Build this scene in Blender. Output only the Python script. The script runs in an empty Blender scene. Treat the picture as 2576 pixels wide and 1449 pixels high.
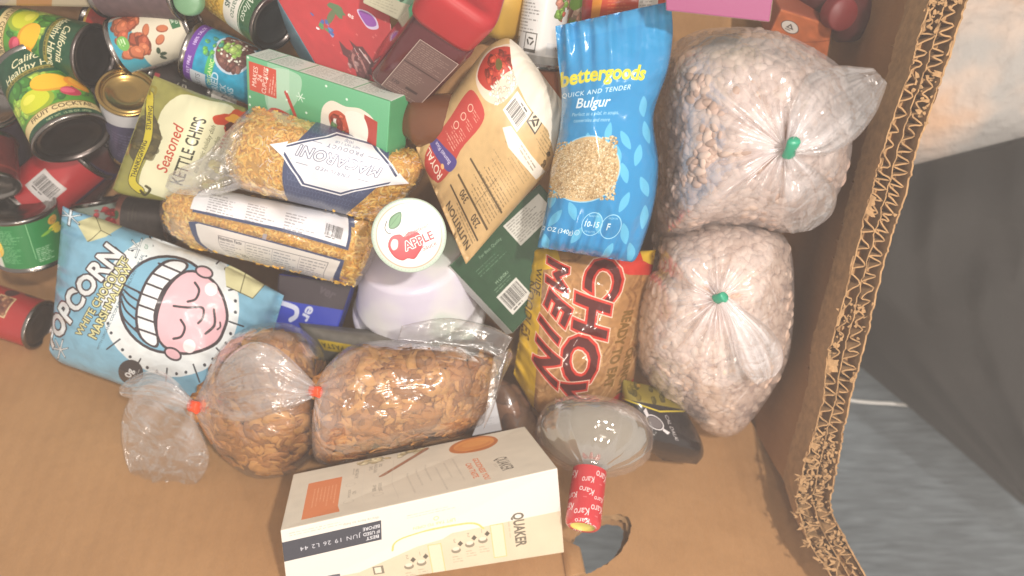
import bpy, bmesh, math, random
import numpy as np
from mathutils import Vector, Matrix, noise
random.seed(7)
rnd = random.Random(11)

# ------------------------------------------------------------------ camera, light, exposure
SC = bpy.context.scene
COL = SC.collection
cam_d = bpy.data.cameras.new('camera'); CAM = bpy.data.objects.new('camera', cam_d); COL.objects.link(CAM)
CAMLOC = Vector((0, .221, .68)); TH = math.radians(18); FPX = 2003.0      # picture measured as 2576 x 1449 units
CAM.location = CAMLOC; CAM.rotation_euler = (-TH, 0, 0)
cam_d.sensor_width = 36; cam_d.lens = 28; cam_d.clip_start = .01; cam_d.clip_end = 30
cam_d.dof.use_dof = True; cam_d.dof.focus_distance = .60; cam_d.dof.aperture_fstop = 4.5
SC.camera = CAM
SC.view_settings.view_transform = 'Standard'; SC.view_settings.look = 'None'
SC.view_settings.exposure = 0.06; SC.view_settings.gamma = 1.0
W = bpy.data.worlds.new('World'); SC.world = W; W.use_nodes = True
W.node_tree.nodes['Background'].inputs[0].default_value = (1.0, .90, .80, 1)
W.node_tree.nodes['Background'].inputs[1].default_value = .66

def lamp(name, loc, target, size, energy, color):
    l = bpy.data.lights.new(name, 'AREA'); l.shape = 'DISK'; l.size = size; l.energy = energy; l.color = color
    o = bpy.data.objects.new(name, l); COL.objects.link(o); o.location = loc
    o.rotation_euler = (Vector(target) - Vector(loc)).to_track_quat('-Z', 'Y').to_euler()
    return o
lamp('ceiling_lamp', (.36, .58, 1.28), (.05, 0, 0), .055, 16, (1.0, .92, .84))
lamp('fill_light', (.15, -.85, 1.6), (.05, 0, 0), .22, 8.0, (1.0, .86, .72))  # unseen soft fill, added to brighten the viewer's side
lamp('far_lamp', (.02, .30, 1.75), (.05, -.05, 0), .06, 6.0, (1.0, .92, .84))
lamp('side_lamp', (.75, -.1, 1.6), (.0, 0, 0), .05, 5.0, (1.0, .9, .8))
# thin scattering volume added to stand in for the washed-out look of lens haze
def haze():
    V = [(x, y, z) for x in (-2.6, 2.6) for y in (-2.6, 2.6) for z in (-1.5, .76)]
    me = bpy.data.meshes.new('haze'); me.from_pydata(V, [], [(0, 1, 3, 2), (4, 6, 7, 5), (0, 4, 5, 1), (2, 3, 7, 6), (0, 2, 6, 4), (1, 5, 7, 3)])
    m = bpy.data.materials.new('haze'); m.use_nodes = True; t = m.node_tree; t.nodes.clear(); o = t.nodes.new('ShaderNodeOutputMaterial'); v = t.nodes.new('ShaderNodeVolumePrincipled')
    v.inputs['Color'].default_value = (.95, .93, .92, 1); v.inputs['Density'].default_value = HAZE; v.inputs['Anisotropy'].default_value = .0; t.links.new(v.outputs[0], o.inputs['Volume'])
    me.materials.append(m); ob = bpy.data.objects.new('haze', me); COL.objects.link(ob); ob['kind'] = 'stuff'
HAZE = .12
if HAZE: haze()
SC.cycles.volume_bounces = 0
SC.cycles.transparent_max_bounces = 24; SC.cycles.max_bounces = 8
SC.cycles.sample_clamp_indirect = 4; SC.cycles.sample_clamp_direct = 0
SC.cycles.caustics_reflective = False; SC.cycles.caustics_refractive = False

# ------------------------------------------------------------------ geometry helpers
CT, ST = math.cos(TH), math.sin(TH)
def unp(x, y, z):
    """point of the place at height z that the photo shows at (x, y)"""
    a, b = (x - 1288) / FPX, -(y - 724.5) / FPX
    d = Vector((a, b * CT - ST, -b * ST - CT))
    return CAMLOC + d * ((z - CAMLOC.z) / d.z)
def lerp(a, b, t): return a + (b - a) * t
def sm(t): t = max(0., min(1., t)); return t * t * (3 - 2 * t)
def cr(P, t, closed=False):
    n = len(P)
    if closed:
        t = (t % 1.) * n; i = int(t); f = t - i; q = [P[(i + k) % n] for k in (-1, 0, 1, 2)]
    else:
        t = max(0., min(.999999, t)) * (n - 1); i = int(t); f = t - i
        q = [P[max(0, min(n - 1, i + k))] for k in (-1, 0, 1, 2)]
    return [.5 * (2 * b + (c - a) * f + (2 * a - 5 * b + 4 * c - d) * f * f + (3 * b - a - 3 * c + d) * f ** 3)
            for a, b, c, d in zip(*q)]
def nz(p, s=1., o=0.): return noise.noise(Vector((p[0] * s + o, p[1] * s - o, p[2] * s + 2 * o)))
def ridge(p, s, o=0.): return 1 - abs(nz(p, s, o)) * 2.4

ORG = {}
def tag(o, label=None, cat=None, group=None, kind=None):
    if label: o['label'] = label
    if cat: o['category'] = cat
    if group: o['group'] = group
    if kind: o['kind'] = kind
    return o
def empty(name, loc, label, cat, group=None):
    o = bpy.data.objects.new(name, None); COL.objects.link(o); o.location = loc; o.empty_display_size = .02
    ORG[o] = Vector(loc); return tag(o, label, cat, group)
def link(name, verts, faces, m, parent=None, smooth=True, uvs=None, matidx=None, bevel=0, bseg=2, label=None, kind=None):
    """verts are world points; uvs is one (u, v) per vertex"""
    verts = [Vector(v) for v in verts]
    if parent: org = ORG[parent]
    else:
        c = sum(verts, Vector()) / len(verts); org = Vector((c.x, c.y, min(v.z for v in verts)))
    me = bpy.data.meshes.new(name)
    me.from_pydata([tuple(v - org) for v in verts], [], [tuple(f) for f in faces])
    for x in (m if isinstance(m, (list, tuple)) else [m]): me.materials.append(x)
    if uvs is not None:
        ul = me.uv_layers.new(name='UVMap')
        idx = np.empty(len(me.loops), int); me.loops.foreach_get('vertex_index', idx)
        ul.data.foreach_set('uv', np.array(uvs, float)[idx].ravel())
    if matidx is not None: me.polygons.foreach_set('material_index', matidx)
    if smooth: me.polygons.foreach_set('use_smooth', [True] * len(me.polygons))
    me.update()
    o = bpy.data.objects.new(name, me); COL.objects.link(o); ORG[o] = org
    if parent:
        o.parent = parent
    else: o.location = org
    if bevel:
        b = o.modifiers.new('bevel', 'BEVEL'); b.width = bevel; b.segments = bseg; b.limit_method = 'ANGLE'; b.angle_limit = .6
    return tag(o, label, kind=kind)

# ------------------------------------------------------------------ printed canvas (drawn by code, no files)
def hexc(h):
    if not isinstance(h, str): return np.array(h[:3], float)
    h = h.lstrip('#'); h = ''.join(q * 2 for q in h) if len(h) == 3 else h; return np.array([int(h[i:i + 2], 16) / 255 for i in (0, 2, 4)])
GLY = {}
def glyph(s, off, shear, sp=1.0):
    k = (s, round(off, 3), round(shear, 3), round(sp, 2))
    if k not in GLY:
        c = bpy.data.curves.new('t', 'FONT'); c.body = s; c.size = 1; c.offset = off; c.shear = shear; c.resolution_u = 3
        c.space_character = sp; c.fill_mode = 'FRONT'
        o = bpy.data.objects.new('t', c); COL.objects.link(o)
        dg = bpy.context.evaluated_depsgraph_get(); dg.update()
        oe = o.evaluated_get(dg); me = oe.to_mesh()
        v = np.array([p.co[:2] for p in me.vertices]).reshape(-1, 2)
        cnt = {}
        for p in me.polygons:
            for e in p.edge_keys: cnt[e] = cnt.get(e, 0) + 1
        ed = [e for e, n in cnt.items() if n % 2]
        oe.to_mesh_clear(); bpy.data.objects.remove(o); bpy.data.curves.remove(c)
        GLY[k] = (v, np.array(ed, int).reshape(-1, 2))
    return GLY[k]
class Canvas:
    def __init__(s, w, h, bg='#ffffff', a=1., res=1.5):
        s.w, s.h, s.r = w, h, res; s.W, s.H = int(w * res), int(h * res)
        s.off = (0, 0); s.p = np.ones((s.H, s.W, 4)); s.p[..., :3] = hexc(bg); s.p[..., 3] = a
    def _edges(s, A, B, color, alpha):
        A = (A + s.off) * s.r; B = (B + s.off) * s.r
        x0 = max(0, int(min(A[:, 0].min(), B[:, 0].min())) - 1); x1 = min(s.W, int(max(A[:, 0].max(), B[:, 0].max())) + 2)
        y0 = max(0, int(min(A[:, 1].min(), B[:, 1].min())) - 1); y1 = min(s.H, int(max(A[:, 1].max(), B[:, 1].max())) + 2)
        if x1 <= x0 or y1 <= y0: return
        SS = 2
        mk = np.zeros(((y1 - y0) * SS, (x1 - x0) * SS), bool)
        cols = x0 + (np.arange((x1 - x0) * SS) + .5) / SS
        for (ax, ay), (bx, by) in zip(A, B):
            if ay == by: continue
            if ay > by: ax, ay, bx, by = bx, by, ax, ay
            r0 = max(0, int(math.ceil((ay - y0) * SS - .5))); r1 = min(mk.shape[0], int(math.ceil((by - y0) * SS - .5)))
            if r1 <= r0: continue
            ys = y0 + (np.arange(r0, r1) + .5) / SS
            xc = ax + (ys - ay) / (by - ay) * (bx - ax)
            mk[r0:r1] ^= cols[None, :] >= xc[:, None]
        cov = mk.reshape(y1 - y0, SS, x1 - x0, SS).mean((1, 3))
        s._blend(slice(y0, y1), slice(x0, x1), cov, color, alpha)
    def _blend(s, ys, xs, cov, color, alpha):
        reg = s.p[ys, xs]; c = (cov * (abs(alpha)))[..., None]
        if color is None: reg[..., 3] *= 1 - c[..., 0]; return            # cut a clear window
        reg[..., :3] = reg[..., :3] * (1 - c) + hexc(color) * c
        reg[..., 3] = reg[..., 3] * (1 - c[..., 0]) + c[..., 0]
    def poly(s, pts, color, alpha=1.):
        A = np.array(pts, float); s._edges(A, np.roll(A, -1, 0), color, alpha)
    def rect(s, x, y, w, h, color, alpha=1., rot=0.):
        c, q = math.cos(math.radians(rot)), math.sin(math.radians(rot)); cx, cy = x + w / 2, y + h / 2
        s.poly([(cx + a * w / 2 * c - b * h / 2 * q, cy + a * w / 2 * q + b * h / 2 * c) for a, b in ((-1, -1), (1, -1), (1, 1), (-1, 1))], color, alpha)
    def ell(s, cx, cy, rx, ry=None, color='#fff', alpha=1., rot=0., n=36, wob=0., seed=0):
        ry = ry or rx; R = random.Random(seed); c, q = math.cos(math.radians(rot)), math.sin(math.radians(rot))
        ph = [R.random() * 6.28 for _ in range(4)]; P = []
        for i in range(n):
            t = 2 * math.pi * i / n; k = 1 + wob * sum(math.sin((j + 2) * t + ph[j]) for j in range(4)) / 2
            a, b = rx * k * math.cos(t), ry * k * math.sin(t); P.append((cx + a * c - b * q, cy + a * q + b * c))
        s.poly(P, color, alpha)
    def ring(s, cx, cy, rx, wd, color, ry=None, alpha=1., rot=0.):
        ry = ry or rx; c, q = math.cos(math.radians(rot)), math.sin(math.radians(rot)); A = []; B = []
        for k in (0, wd):
            P = np.array([(cx + (rx - k) * math.cos(t) * c - (ry - k) * math.sin(t) * q, cy + (rx - k) * math.cos(t) * q + (ry - k) * math.sin(t) * c) for t in np.linspace(0, 2 * math.pi, 48, endpoint=False)])
            A.append(P); B.append(np.roll(P, -1, 0))
        s._edges(np.concatenate(A), np.concatenate(B), color, alpha)
    def line(s, pts, wd, color, alpha=1.):
        for (ax, ay), (bx, by) in zip(pts[:-1], pts[1:]):
            L = math.hypot(bx - ax, by - ay) + 1e-6; nx, ny = -(by - ay) / L * wd / 2, (bx - ax) / L * wd / 2
            s.poly([(ax + nx, ay + ny), (bx + nx, by + ny), (bx - nx, by - ny), (ax - nx, ay - ny)], color, alpha)
            if wd > 3: s.ell(bx, by, wd / 2, None, color, alpha, n=12); s.ell(ax, ay, wd / 2, None, color, alpha, n=12)
    def curve(s, pts, wd, color, alpha=1., n=24, closed=False):
        s.line([cr(pts, i / n * (1 if not closed else 1), closed) for i in range(n + 1)], wd, color, alpha)
    def blob(s, pts, color, alpha=1., n=40): s.poly([cr(pts, i / n, True) for i in range(n)], color, alpha)
    def text(s, t, x, y, size, color, rot=0., bold=0., sx=1., shear=0., al='c', out=None, arc=0., alpha=1., sp=1.):
        """size = capital height; out = (colour, grow); arc = bend"""
        v, e = glyph(t, bold, shear, sp)
        if not len(e): return
        v0, _ = glyph(t, 0, shear, sp)
        k = size / .7; xs = v * k; w = (v0[:, 0].max() + v0[:, 0].min()) * k
        X = (xs[:, 0] - {'c': w / 2, 'l': 0, 'r': w}[al]) * sx; Y = -(xs[:, 1] - size / 2)
        if arc: Y = Y + arc * (X / (w * sx / 2 + 1e-6)) ** 2
        c, q = math.cos(math.radians(rot)), math.sin(math.radians(rot))
        P = np.stack([x + X * c - Y * q, y + X * q + Y * c], 1)
        if out:
            g = out[1] * k
            for i in range(10): d = np.array([math.cos(i * .6283), math.sin(i * .6283)]) * g; s._edges(P[e[:, 0]] + d, P[e[:, 1]] + d, out[0], alpha)
        s._edges(P[e[:, 0]], P[e[:, 1]], color, alpha)
    def lines(s, x, y, w, n, dy, color, th=2., alpha=.7, rot=0., seed=1):
        """body copy too small to read in the photo: rows of broken dashes"""
        R = random.Random(seed); c, q = math.cos(math.radians(rot)), math.sin(math.radians(rot))
        for i in range(n):
            a = 0; end = w * R.uniform(.6, 1)
            while a < end:
                b = min(end, a + R.uniform(5, 16)); yy = i * dy
                s.poly([(x + u * c - v * q, y + u * q + v * c) for u, v in ((a, yy), (b, yy), (b, yy + th), (a, yy + th))], color, alpha * R.uniform(.6, 1)); a = b + R.uniform(2, 4)
    def barcode(s, x, y, w, h, rot=0., seed=3, bg='#f0eeea', vert=False):
        s.rect(x, y, w, h, bg, 1, rot); R = random.Random(seed); cx, cy = x + w / 2, y + h / 2
        c, q = math.cos(math.radians(rot)), math.sin(math.radians(rot)); a = -w / 2 * .84; e = w / 2 * .84
        while a < e:
            b = a + R.choice((1, 1.6, 2.6)) * w / 70
            P = [(a, -h * .4), (b, -h * .4), (b, h * .3), (a, h * .3)]
            s.poly([(cx + u * c - v * q, cy + u * q + v * c) for u, v in P], '#2a2826', .9); a = b + R.choice((1, 1.5, 2.4)) * w / 70
        s.lines(cx - w * .35 * c - h * .36 * q, cy - w * .35 * q + h * .36 * c, w * .7, 1, 1, '#2a2826', h * .06, .8, rot)
    def blobs(s, x, y, w, h, n, colors, r0, r1, seed=0, alpha=.9, asp=.6, wob=.12):
        R = random.Random(seed)
        for i in range(n):
            r = R.uniform(r0, r1); cc = hexc(R.choice(colors)); rt = R.uniform(0, 180); cx, cy = x + R.random() * w, y + R.random() * h
            s.ell(cx, cy, r, r * R.uniform(asp, 1), np.clip(cc * .72, 0, 1), alpha, rt, 20, wob, i)
            s.ell(cx - r * .1, cy - r * .12, r * .82, r * .82 * R.uniform(asp, 1), cc, alpha, rt, 18, wob, i)
            s.ell(cx - r * .25, cy - r * .3, r * .35, r * .25, np.clip(cc * 1.2 + .1, 0, 1), alpha * .6, rt, 12, 0, i)
    def grade(s, c0, c1, y0=0, y1=None, alpha=1.):
        y1 = y1 or s.h; a, b = int(y0 * s.r), int(y1 * s.r); t = np.linspace(0, 1, b - a)[:, None, None]
        s.p[a:b, :, :3] = s.p[a:b, :, :3] * (1 - alpha) + alpha * (hexc(c0) * (1 - t) + hexc(c1) * t)
    def mottle(s, amp=.03, cell=6, seed=0):
        R = np.random.RandomState(seed); gh, gw = s.H // int(cell * s.r) + 2, s.W // int(cell * s.r) + 2
        g = R.randn(gh, gw); yi = np.linspace(0, gh - 1.01, s.H); xi = np.linspace(0, gw - 1.01, s.W)
        y0 = yi.astype(int); x0 = xi.astype(int); fy = (yi - y0)[:, None]; fx = (xi - x0)[None]
        n = (g[y0][:, x0] * (1 - fy) * (1 - fx) + g[y0 + 1][:, x0] * fy * (1 - fx) + g[y0][:, x0 + 1] * (1 - fy) * fx + g[y0 + 1][:, x0 + 1] * fy * fx)
        s.p[..., :3] = np.clip(s.p[..., :3] * (1 + amp * n[..., None]), 0, 1)
    def image(s, name):
        im = bpy.data.images.new(name, s.W, s.H, alpha=True)
        q = s.p[::-1].astype(np.float32).copy(); im.pixels.foreach_set(q.ravel()); im.update(); im.pack()
        return im

# ------------------------------------------------------------------ materials
class NT:
    def __init__(s, name):
        s.m = bpy.data.materials.new(name); s.m.use_nodes = True; s.t = s.m.node_tree; s.t.nodes.clear()
        s.out = s.n('ShaderNodeOutputMaterial')
    def n(s, typ, **kw):
        x = s.t.nodes.new(typ)
        for k, v in kw.items():
            if k.startswith('_'): setattr(x, k[1:], v)
            else: s.set(x, k, v)
        return x
    def set(s, x, k, v):
        i = x.inputs[int(k[1:]) if k[0] == 'i' and k[1:].isdigit() else k.replace('__', ' ')]
        if hasattr(v, 'is_linked') or isinstance(v, bpy.types.NodeSocket): s.t.links.new(v, i)
        else: i.default_value = v
    def l(s, a, b): s.t.links.new(a, b)
def lin(h, k=1.):
    c = hexc(h) * 1.; c = np.where(c <= .04045, c / 12.92, ((c + .055) / 1.055) ** 2.4) * k; return (*c, 1)
def coords(t, scale=(1, 1, 1), rot=(0, 0, 0)):
    tc = t.n('ShaderNodeTexCoord'); mp = t.n('ShaderNodeMapping'); t.l(tc.outputs['Object'], mp.inputs[0])
    mp.inputs['Scale'].default_value = scale; mp.inputs['Rotation'].default_value = rot; return mp.outputs[0]
def noise_n(t, vec, scale, detail=3, rough=.5, typ=None, dist=0.):
    x = t.n('ShaderNodeTexNoise'); t.l(vec, x.inputs['Vector']); x.inputs['Scale'].default_value = scale
    x.inputs['Detail'].default_value = detail; x.inputs['Roughness'].default_value = rough; x.inputs['Distortion'].default_value = dist
    if typ: x.noise_type = typ; x.normalize = True
    return x.outputs['Fac']
def ramp(t, fac, *stops):
    r = t.n('ShaderNodeValToRGB'); t.l(fac, r.inputs[0]); e = r.color_ramp.elements
    while len(e) < len(stops): e.new(.5)
    for q, (p, c) in zip(e, stops): q.position = p; q.color = c if len(c) == 4 else (*c, 1)
    return r.outputs[0]
def g4(v): return (v, v, v, 1)
def math_n(t, op, a, b=0.):
    x = t.n('ShaderNodeMath'); x.operation = op
    for i, q in enumerate((a, b)):
        if isinstance(q, (int, float)): x.inputs[i].default_value = q
        else: t.l(q, x.inputs[i])
    return x.outputs[0]
def bump(t, h, st, dist, nrm=None):
    b = t.n('ShaderNodeBump'); t.l(h, b.inputs['Height']); b.inputs['Strength'].default_value = st; b.inputs['Distance'].default_value = dist
    if nrm is not None: t.l(nrm, b.inputs['Normal'])
    return b.outputs[0]
def plain(name, color, rough=.5, metal=0., bs=None, bscale=60, bdist=.002, var=.12, coat=0., trans=0., alpha=1., spec=.5, sss=0.):
    t = NT(name); p = t.n('ShaderNodeBsdfPrincipled'); v = coords(t)
    f = noise_n(t, v, bscale * .5, 5, .6); c0 = lin(color, 1 - var); c1 = lin(color, 1 + var)
    t.l(ramp(t, f, (.3, c0), (.7, c1)), p.inputs['Base Color'])
    p.inputs['Roughness'].default_value = rough; p.inputs['Metallic'].default_value = metal
    p.inputs['Coat Weight'].default_value = coat; p.inputs['Coat Roughness'].default_value = .1
    p.inputs['Transmission Weight'].default_value = trans; p.inputs['Alpha'].default_value = alpha
    p.inputs['Specular IOR Level'].default_value = spec
    if sss: p.inputs['Subsurface Weight'].default_value = sss; p.inputs['Subsurface Radius'].default_value = (.01, .006, .004); p.inputs['Subsurface Scale'].default_value = .6
    if bs: t.l(bump(t, noise_n(t, v, bscale, 6, .6), bs, bdist), p.inputs['Normal'])
    t.l(p.outputs[0], t.out.inputs[0]); return t.m
def film_shader(t, milk=.1, crink=1., gloss=.2, tint='#ffffff', gstr=2.9, scale=1.):
    """thin clear plastic: see-through, milky where bunched, sharp glints on creases"""
    v = coords(t); w = noise_n(t, v, 14 * scale, 2); vm = t.n('ShaderNodeVectorMath'); vm.operation = 'ADD'; t.l(v, vm.inputs[0])
    cb = t.n('ShaderNodeCombineXYZ'); t.l(math_n(t, 'MULTIPLY', w, .05), cb.inputs[0]); t.l(math_n(t, 'MULTIPLY', w, -.04), cb.inputs[1]); t.l(cb.outputs[0], vm.inputs[1])
    v2 = vm.outputs[0]
    r1 = noise_n(t, v2, 26 * scale, 3, .5, 'RIDGED_MULTIFRACTAL'); r2 = noise_n(t, v2, 80 * scale, 2, .5)
    vo = t.n('ShaderNodeTexVoronoi'); vo.feature = 'DISTANCE_TO_EDGE'; t.l(v2, vo.inputs['Vector']); vo.inputs['Scale'].default_value = 38 * scale
    vd = math_n(t, 'MINIMUM', vo.outputs[0], .12)
    h = math_n(t, 'ADD', math_n(t, 'MULTIPLY', r1, .5), math_n(t, 'ADD', math_n(t, 'MULTIPLY', r2, .35), math_n(t, 'MULTIPLY', vd, .9)))
    nrm = bump(t, h, min(1., .85 * crink), .0042 * crink)
    tr = t.n('ShaderNodeBsdfTransparent'); tr.inputs[0].default_value = lin(tint)
    df = t.n('ShaderNodeBsdfDiffuse'); df.inputs[0].default_value = (.93, .89, .91, 1)
    tl = t.n('ShaderNodeBsdfTranslucent'); tl.inputs[0].default_value = (.95, .91, .93, 1)
    m0 = t.n('ShaderNodeMixShader'); m0.inputs[0].default_value = .4; t.l(df.outputs[0], m0.inputs[1]); t.l(tl.outputs[0], m0.inputs[2])
    at = t.n('ShaderNodeAttribute'); at.attribute_name = 'milk'
    cre = ramp(t, r1, (.45, g4(.0)), (.85, g4(.35)))
    mf = math_n(t, 'ADD', math_n(t, 'MULTIPLY', cre, milk * 2.2), math_n(t, 'ADD', math_n(t, 'MULTIPLY', at.outputs['Fac'], 1.0), milk * .55))
    mf = math_n(t, 'MINIMUM', mf, .85)
    inv = math_n(t, 'SUBTRACT', .97, math_n(t, 'MULTIPLY', mf, .42)); cc = t.n('ShaderNodeCombineColor')
    for i in range(3): t.l(inv, cc.inputs[i])
    t.l(cc.outputs[0], tr.inputs[0])
    nul = t.n('ShaderNodeBsdfTransparent'); nul.inputs[0].default_value = (0, 0, 0, 1)
    sc = t.n('ShaderNodeMixShader'); t.l(math_n(t, 'MULTIPLY', mf, .8), sc.inputs[0]); t.l(nul.outputs[0], sc.inputs[1]); t.l(m0.outputs[0], sc.inputs[2])
    m1 = t.n('ShaderNodeAddShader'); t.l(tr.outputs[0], m1.inputs[0]); t.l(sc.outputs[0], m1.inputs[1])
    fr = t.n('ShaderNodeFresnel'); fr.inputs[0].default_value = 1.45; t.l(nrm, fr.inputs['Normal'])
    gl = t.n('ShaderNodeBsdfGlossy'); gl.inputs['Roughness'].default_value = gloss; gl.inputs[0].default_value = (1, 1, 1, 1); t.l(nrm, gl.inputs['Normal'])
    m2 = t.n('ShaderNodeMixShader'); t.l(math_n(t, 'MINIMUM', math_n(t, 'MULTIPLY', fr.outputs[0], gstr), .34), m2.inputs[0]); t.l(m1.outputs[0], m2.inputs[1]); t.l(gl.outputs[0], m2.inputs[2])
    return m2.outputs[0], nrm
def film(name, **k):
    t = NT(name); s, _ = film_shader(t, **k); t.l(s, t.out.inputs[0]); return t.m
def printed(name, cv, rough=.35, crink=0., clear=False, coat=0., bscale=1., paper=False, **fk):
    t = NT(name); im = cv.image(name); ti = t.n('ShaderNodeTexImage'); ti.image = im; ti.extension = 'EXTEND'
    uv = t.n('ShaderNodeUVMap'); t.l(uv.outputs[0], ti.inputs[0])
    p = t.n('ShaderNodeBsdfPrincipled'); t.l(ti.outputs[0], p.inputs['Base Color']); p.inputs['Roughness'].default_value = rough
    p.inputs['Coat Weight'].default_value = coat; p.inputs['Coat Roughness'].default_value = .12
    v = coords(t)
    if crink:
        r1 = noise_n(t, v, 22 * bscale, 3, .5, 'RIDGED_MULTIFRACTAL'); r2 = noise_n(t, v, 60 * bscale, 2)
        t.l(bump(t, math_n(t, 'ADD', math_n(t, 'MULTIPLY', r1, .5), math_n(t, 'MULTIPLY', r2, .5)), min(1, crink), .004 * crink), p.inputs['Normal'])
    elif paper: t.l(bump(t, noise_n(t, v, 300, 3), .15, .0006), p.inputs['Normal'])
    if clear:
        fs, _ = film_shader(t, **fk); mx = t.n('ShaderNodeMixShader'); t.l(ti.outputs['Alpha'], mx.inputs[0])
        t.l(fs, mx.inputs[1]); t.l(p.outputs[0], mx.inputs[2]); t.l(mx.outputs[0], t.out.inputs[0])
    else: t.l(p.outputs[0], t.out.inputs[0])
    return t.m

STEEL = plain('steel', '#8f8a86', .24, 1., None, 40, var=.25)
DKSTEEL = plain('shaded_steel', '#6c6461', .3, 1., None, 40, var=.25)  # darker copy of steel, shade and dim reflections put into its colour
GOLD = plain('gold_lacquer', '#b8995c', .25, 1., None, 40, var=.2)
KRAFT_D = plain('flute_paper', '#b98f5f', .9, bs=.5, bscale=200, bdist=.001, var=.2)
def kraft_mat():
    t = NT('kraft_liner'); p = t.n('ShaderNodeBsdfPrincipled'); v = coords(t); vs = coords(t, (1, 1, .12))
    f = noise_n(t, v, 5, 5, .6); g = noise_n(t, vs, 500, 4, .7); s = noise_n(t, v, 900, 2)
    c = ramp(t, f, (.25, lin('#9c7349')), (.75, lin('#b1875c')))
    mx = t.n('ShaderNodeMix'); mx.data_type = 'RGBA'; mx.blend_type = 'MULTIPLY'; mx.inputs[0].default_value = .5
    t.l(c, mx.inputs[6]); t.l(ramp(t, g, (.2, g4(.8)), (.8, g4(1.1))), mx.inputs[7])
    t.l(mx.outputs[2], p.inputs['Base Color']); p.inputs['Roughness'].default_value = .75; p.inputs['Specular IOR Level'].default_value = .25
    wv = t.n('ShaderNodeTexWave'); wv.wave_type = 'BANDS'; wv.bands_direction = 'X'; t.l(v, wv.inputs['Vector']); wv.inputs['Scale'].default_value = 22; wv.inputs['Distortion'].default_value = .6; wv.inputs['Detail'].default_value = 1
    sc = noise_n(t, coords(t, (1, 3, 2), (0, 0, .4)), 16, 6, .7, 'RIDGED_MULTIFRACTAL'); st = ramp(t, sc, (.6, g4(1)), (.75, g4(.74)))
    m2 = t.n('ShaderNodeMix'); m2.data_type = 'RGBA'; m2.blend_type = 'MULTIPLY'; m2.inputs[0].default_value = .7; t.l(mx.outputs[2], m2.inputs[6]); t.l(st, m2.inputs[7]); t.l(m2.outputs[2], p.inputs['Base Color'])
    b1 = bump(t, s, .25, .0006); b2 = bump(t, wv.outputs[0], .3, .0014, b1); t.l(bump(t, noise_n(t, v, 9, 4), .45, .016, b2), p.inputs['Normal']); t.l(p.outputs[0], t.out.inputs[0]); return t.m
KRAFT = kraft_mat()
FILM = film('clear_bag_film', milk=.10, crink=.9)
FILM_G = film('grain_bag_film', milk=.6, crink=1.25, gstr=3.6)
FILM_T = film('bunched_bag_film', milk=.16, crink=1.3, gloss=.2, gstr=3.2)

# ------------------------------------------------------------------ shape builders
def pillow_grid(rows, nu, nv, p=2.4, q=.55, wr=.0, ws=35., pleat=0., pf=9., seed=0., under=.6, flat=0., zexp=None, pucker=0.):
    """rows: (lx, ly, rx, ry, zl, zr, h); top surface seen at those picture places, h = puff above the edge height"""
    top = []; bot = []
    mids = [((r[0] + r[2]) / 2, (r[1] + r[3]) / 2) for r in rows]; cum = [0.]
    for a, b in zip(mids, mids[1:]): cum.append(cum[-1] + math.dist(a, b) + 1e-6)
    def rp(v):
        s_ = v * cum[-1]
        for k in range(len(cum) - 1):
            if s_ <= cum[k + 1] + 1e-9: return (k + (s_ - cum[k]) / (cum[k + 1] - cum[k])) / (len(cum) - 1)
        return 1.
    for j in range(nv + 1):
        v = j / nv; lx, ly, rx, ry, zl, zr, h = cr(rows, rp(v))
        T = []; B = []
        for i in range(nu + 1):
            u = i / nu; e = abs(2 * u - 1); pr = max(0., 1 - e ** p) ** q
            ve = min(1., min(v, 1 - v) / .04) if flat == 0 else 1
            x, y = lerp(lx, rx, u), lerp(ly, ry, u); z = lerp(zl, zr, u)
            b = unp(x, y, z)
            d = h * pr
            if wr: d += wr * (ridge(b, ws, seed) * .7 + nz(b, ws * 2.6, seed + 3) * .5) * (.25 + .75 * pr) * ve
            if pucker:
                ed = math.exp(-min(v, 1 - v) / .09); d += pucker * ed * nz((u * 16, v * 4, seed), 1.) * 1.6
                eu = math.exp(-min(u, 1 - u) / .08); d += pucker * .7 * eu * nz((u * 4, v * 20, seed + 3), 1.) * min(1, min(u, 1 - u) / .01)
            if pleat:
                s = nz((u * pf, v * 1.5, seed), 1.) + .6 * nz((u * pf * 2.3, v * 2, seed + 5), 1.)
                d += pleat * s * (.3 + .7 * pr)
            T.append(unp(x, y, z + d)); B.append(Vector((b.x, b.y, z - max(0, h) * pr * under - .0006)))
        top.append(T); bot.append(B)
    return top, bot
def grid_mesh(top, bot, milk=None):
    nv, nu = len(top) - 1, len(top[0]) - 1; V = []; F = []; U = []; M = []
    def idx(j, i, s=0): return s * (nu + 1) * (nv + 1) + j * (nu + 1) + i
    for s, g in enumerate((top, bot) if bot else (top,)):
        for j in range(nv + 1):
            for i in range(nu + 1):
                V.append(g[j][i]); U.append((i / nu, 1 - j / nv)); M.append(milk(i / nu, j / nv) if milk else 0.)
        for j in range(nv):
            for i in range(nu):
                f = (idx(j, i, s), idx(j + 1, i, s), idx(j + 1, i + 1, s), idx(j, i + 1, s)); F.append(f if s == 0 else f[::-1])
    if bot:
        for j in range(nv):
            for i in (0, nu):
                f = (idx(j, i), idx(j, i, 1), idx(j + 1, i, 1), idx(j + 1, i)); F.append(f if i == 0 else f[::-1])
        for i in range(nu):
            for j in (0, nv):
                f = (idx(j, i), idx(j, i + 1), idx(j, i + 1, 1), idx(j, i, 1)); F.append(f if j == 0 else f[::-1])
    return V, F, U, M
def add_milk(o, M):
    a = o.data.attributes.new('milk', 'FLOAT', 'POINT'); a.data.foreach_set('value', np.array(M, np.float32))
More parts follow.
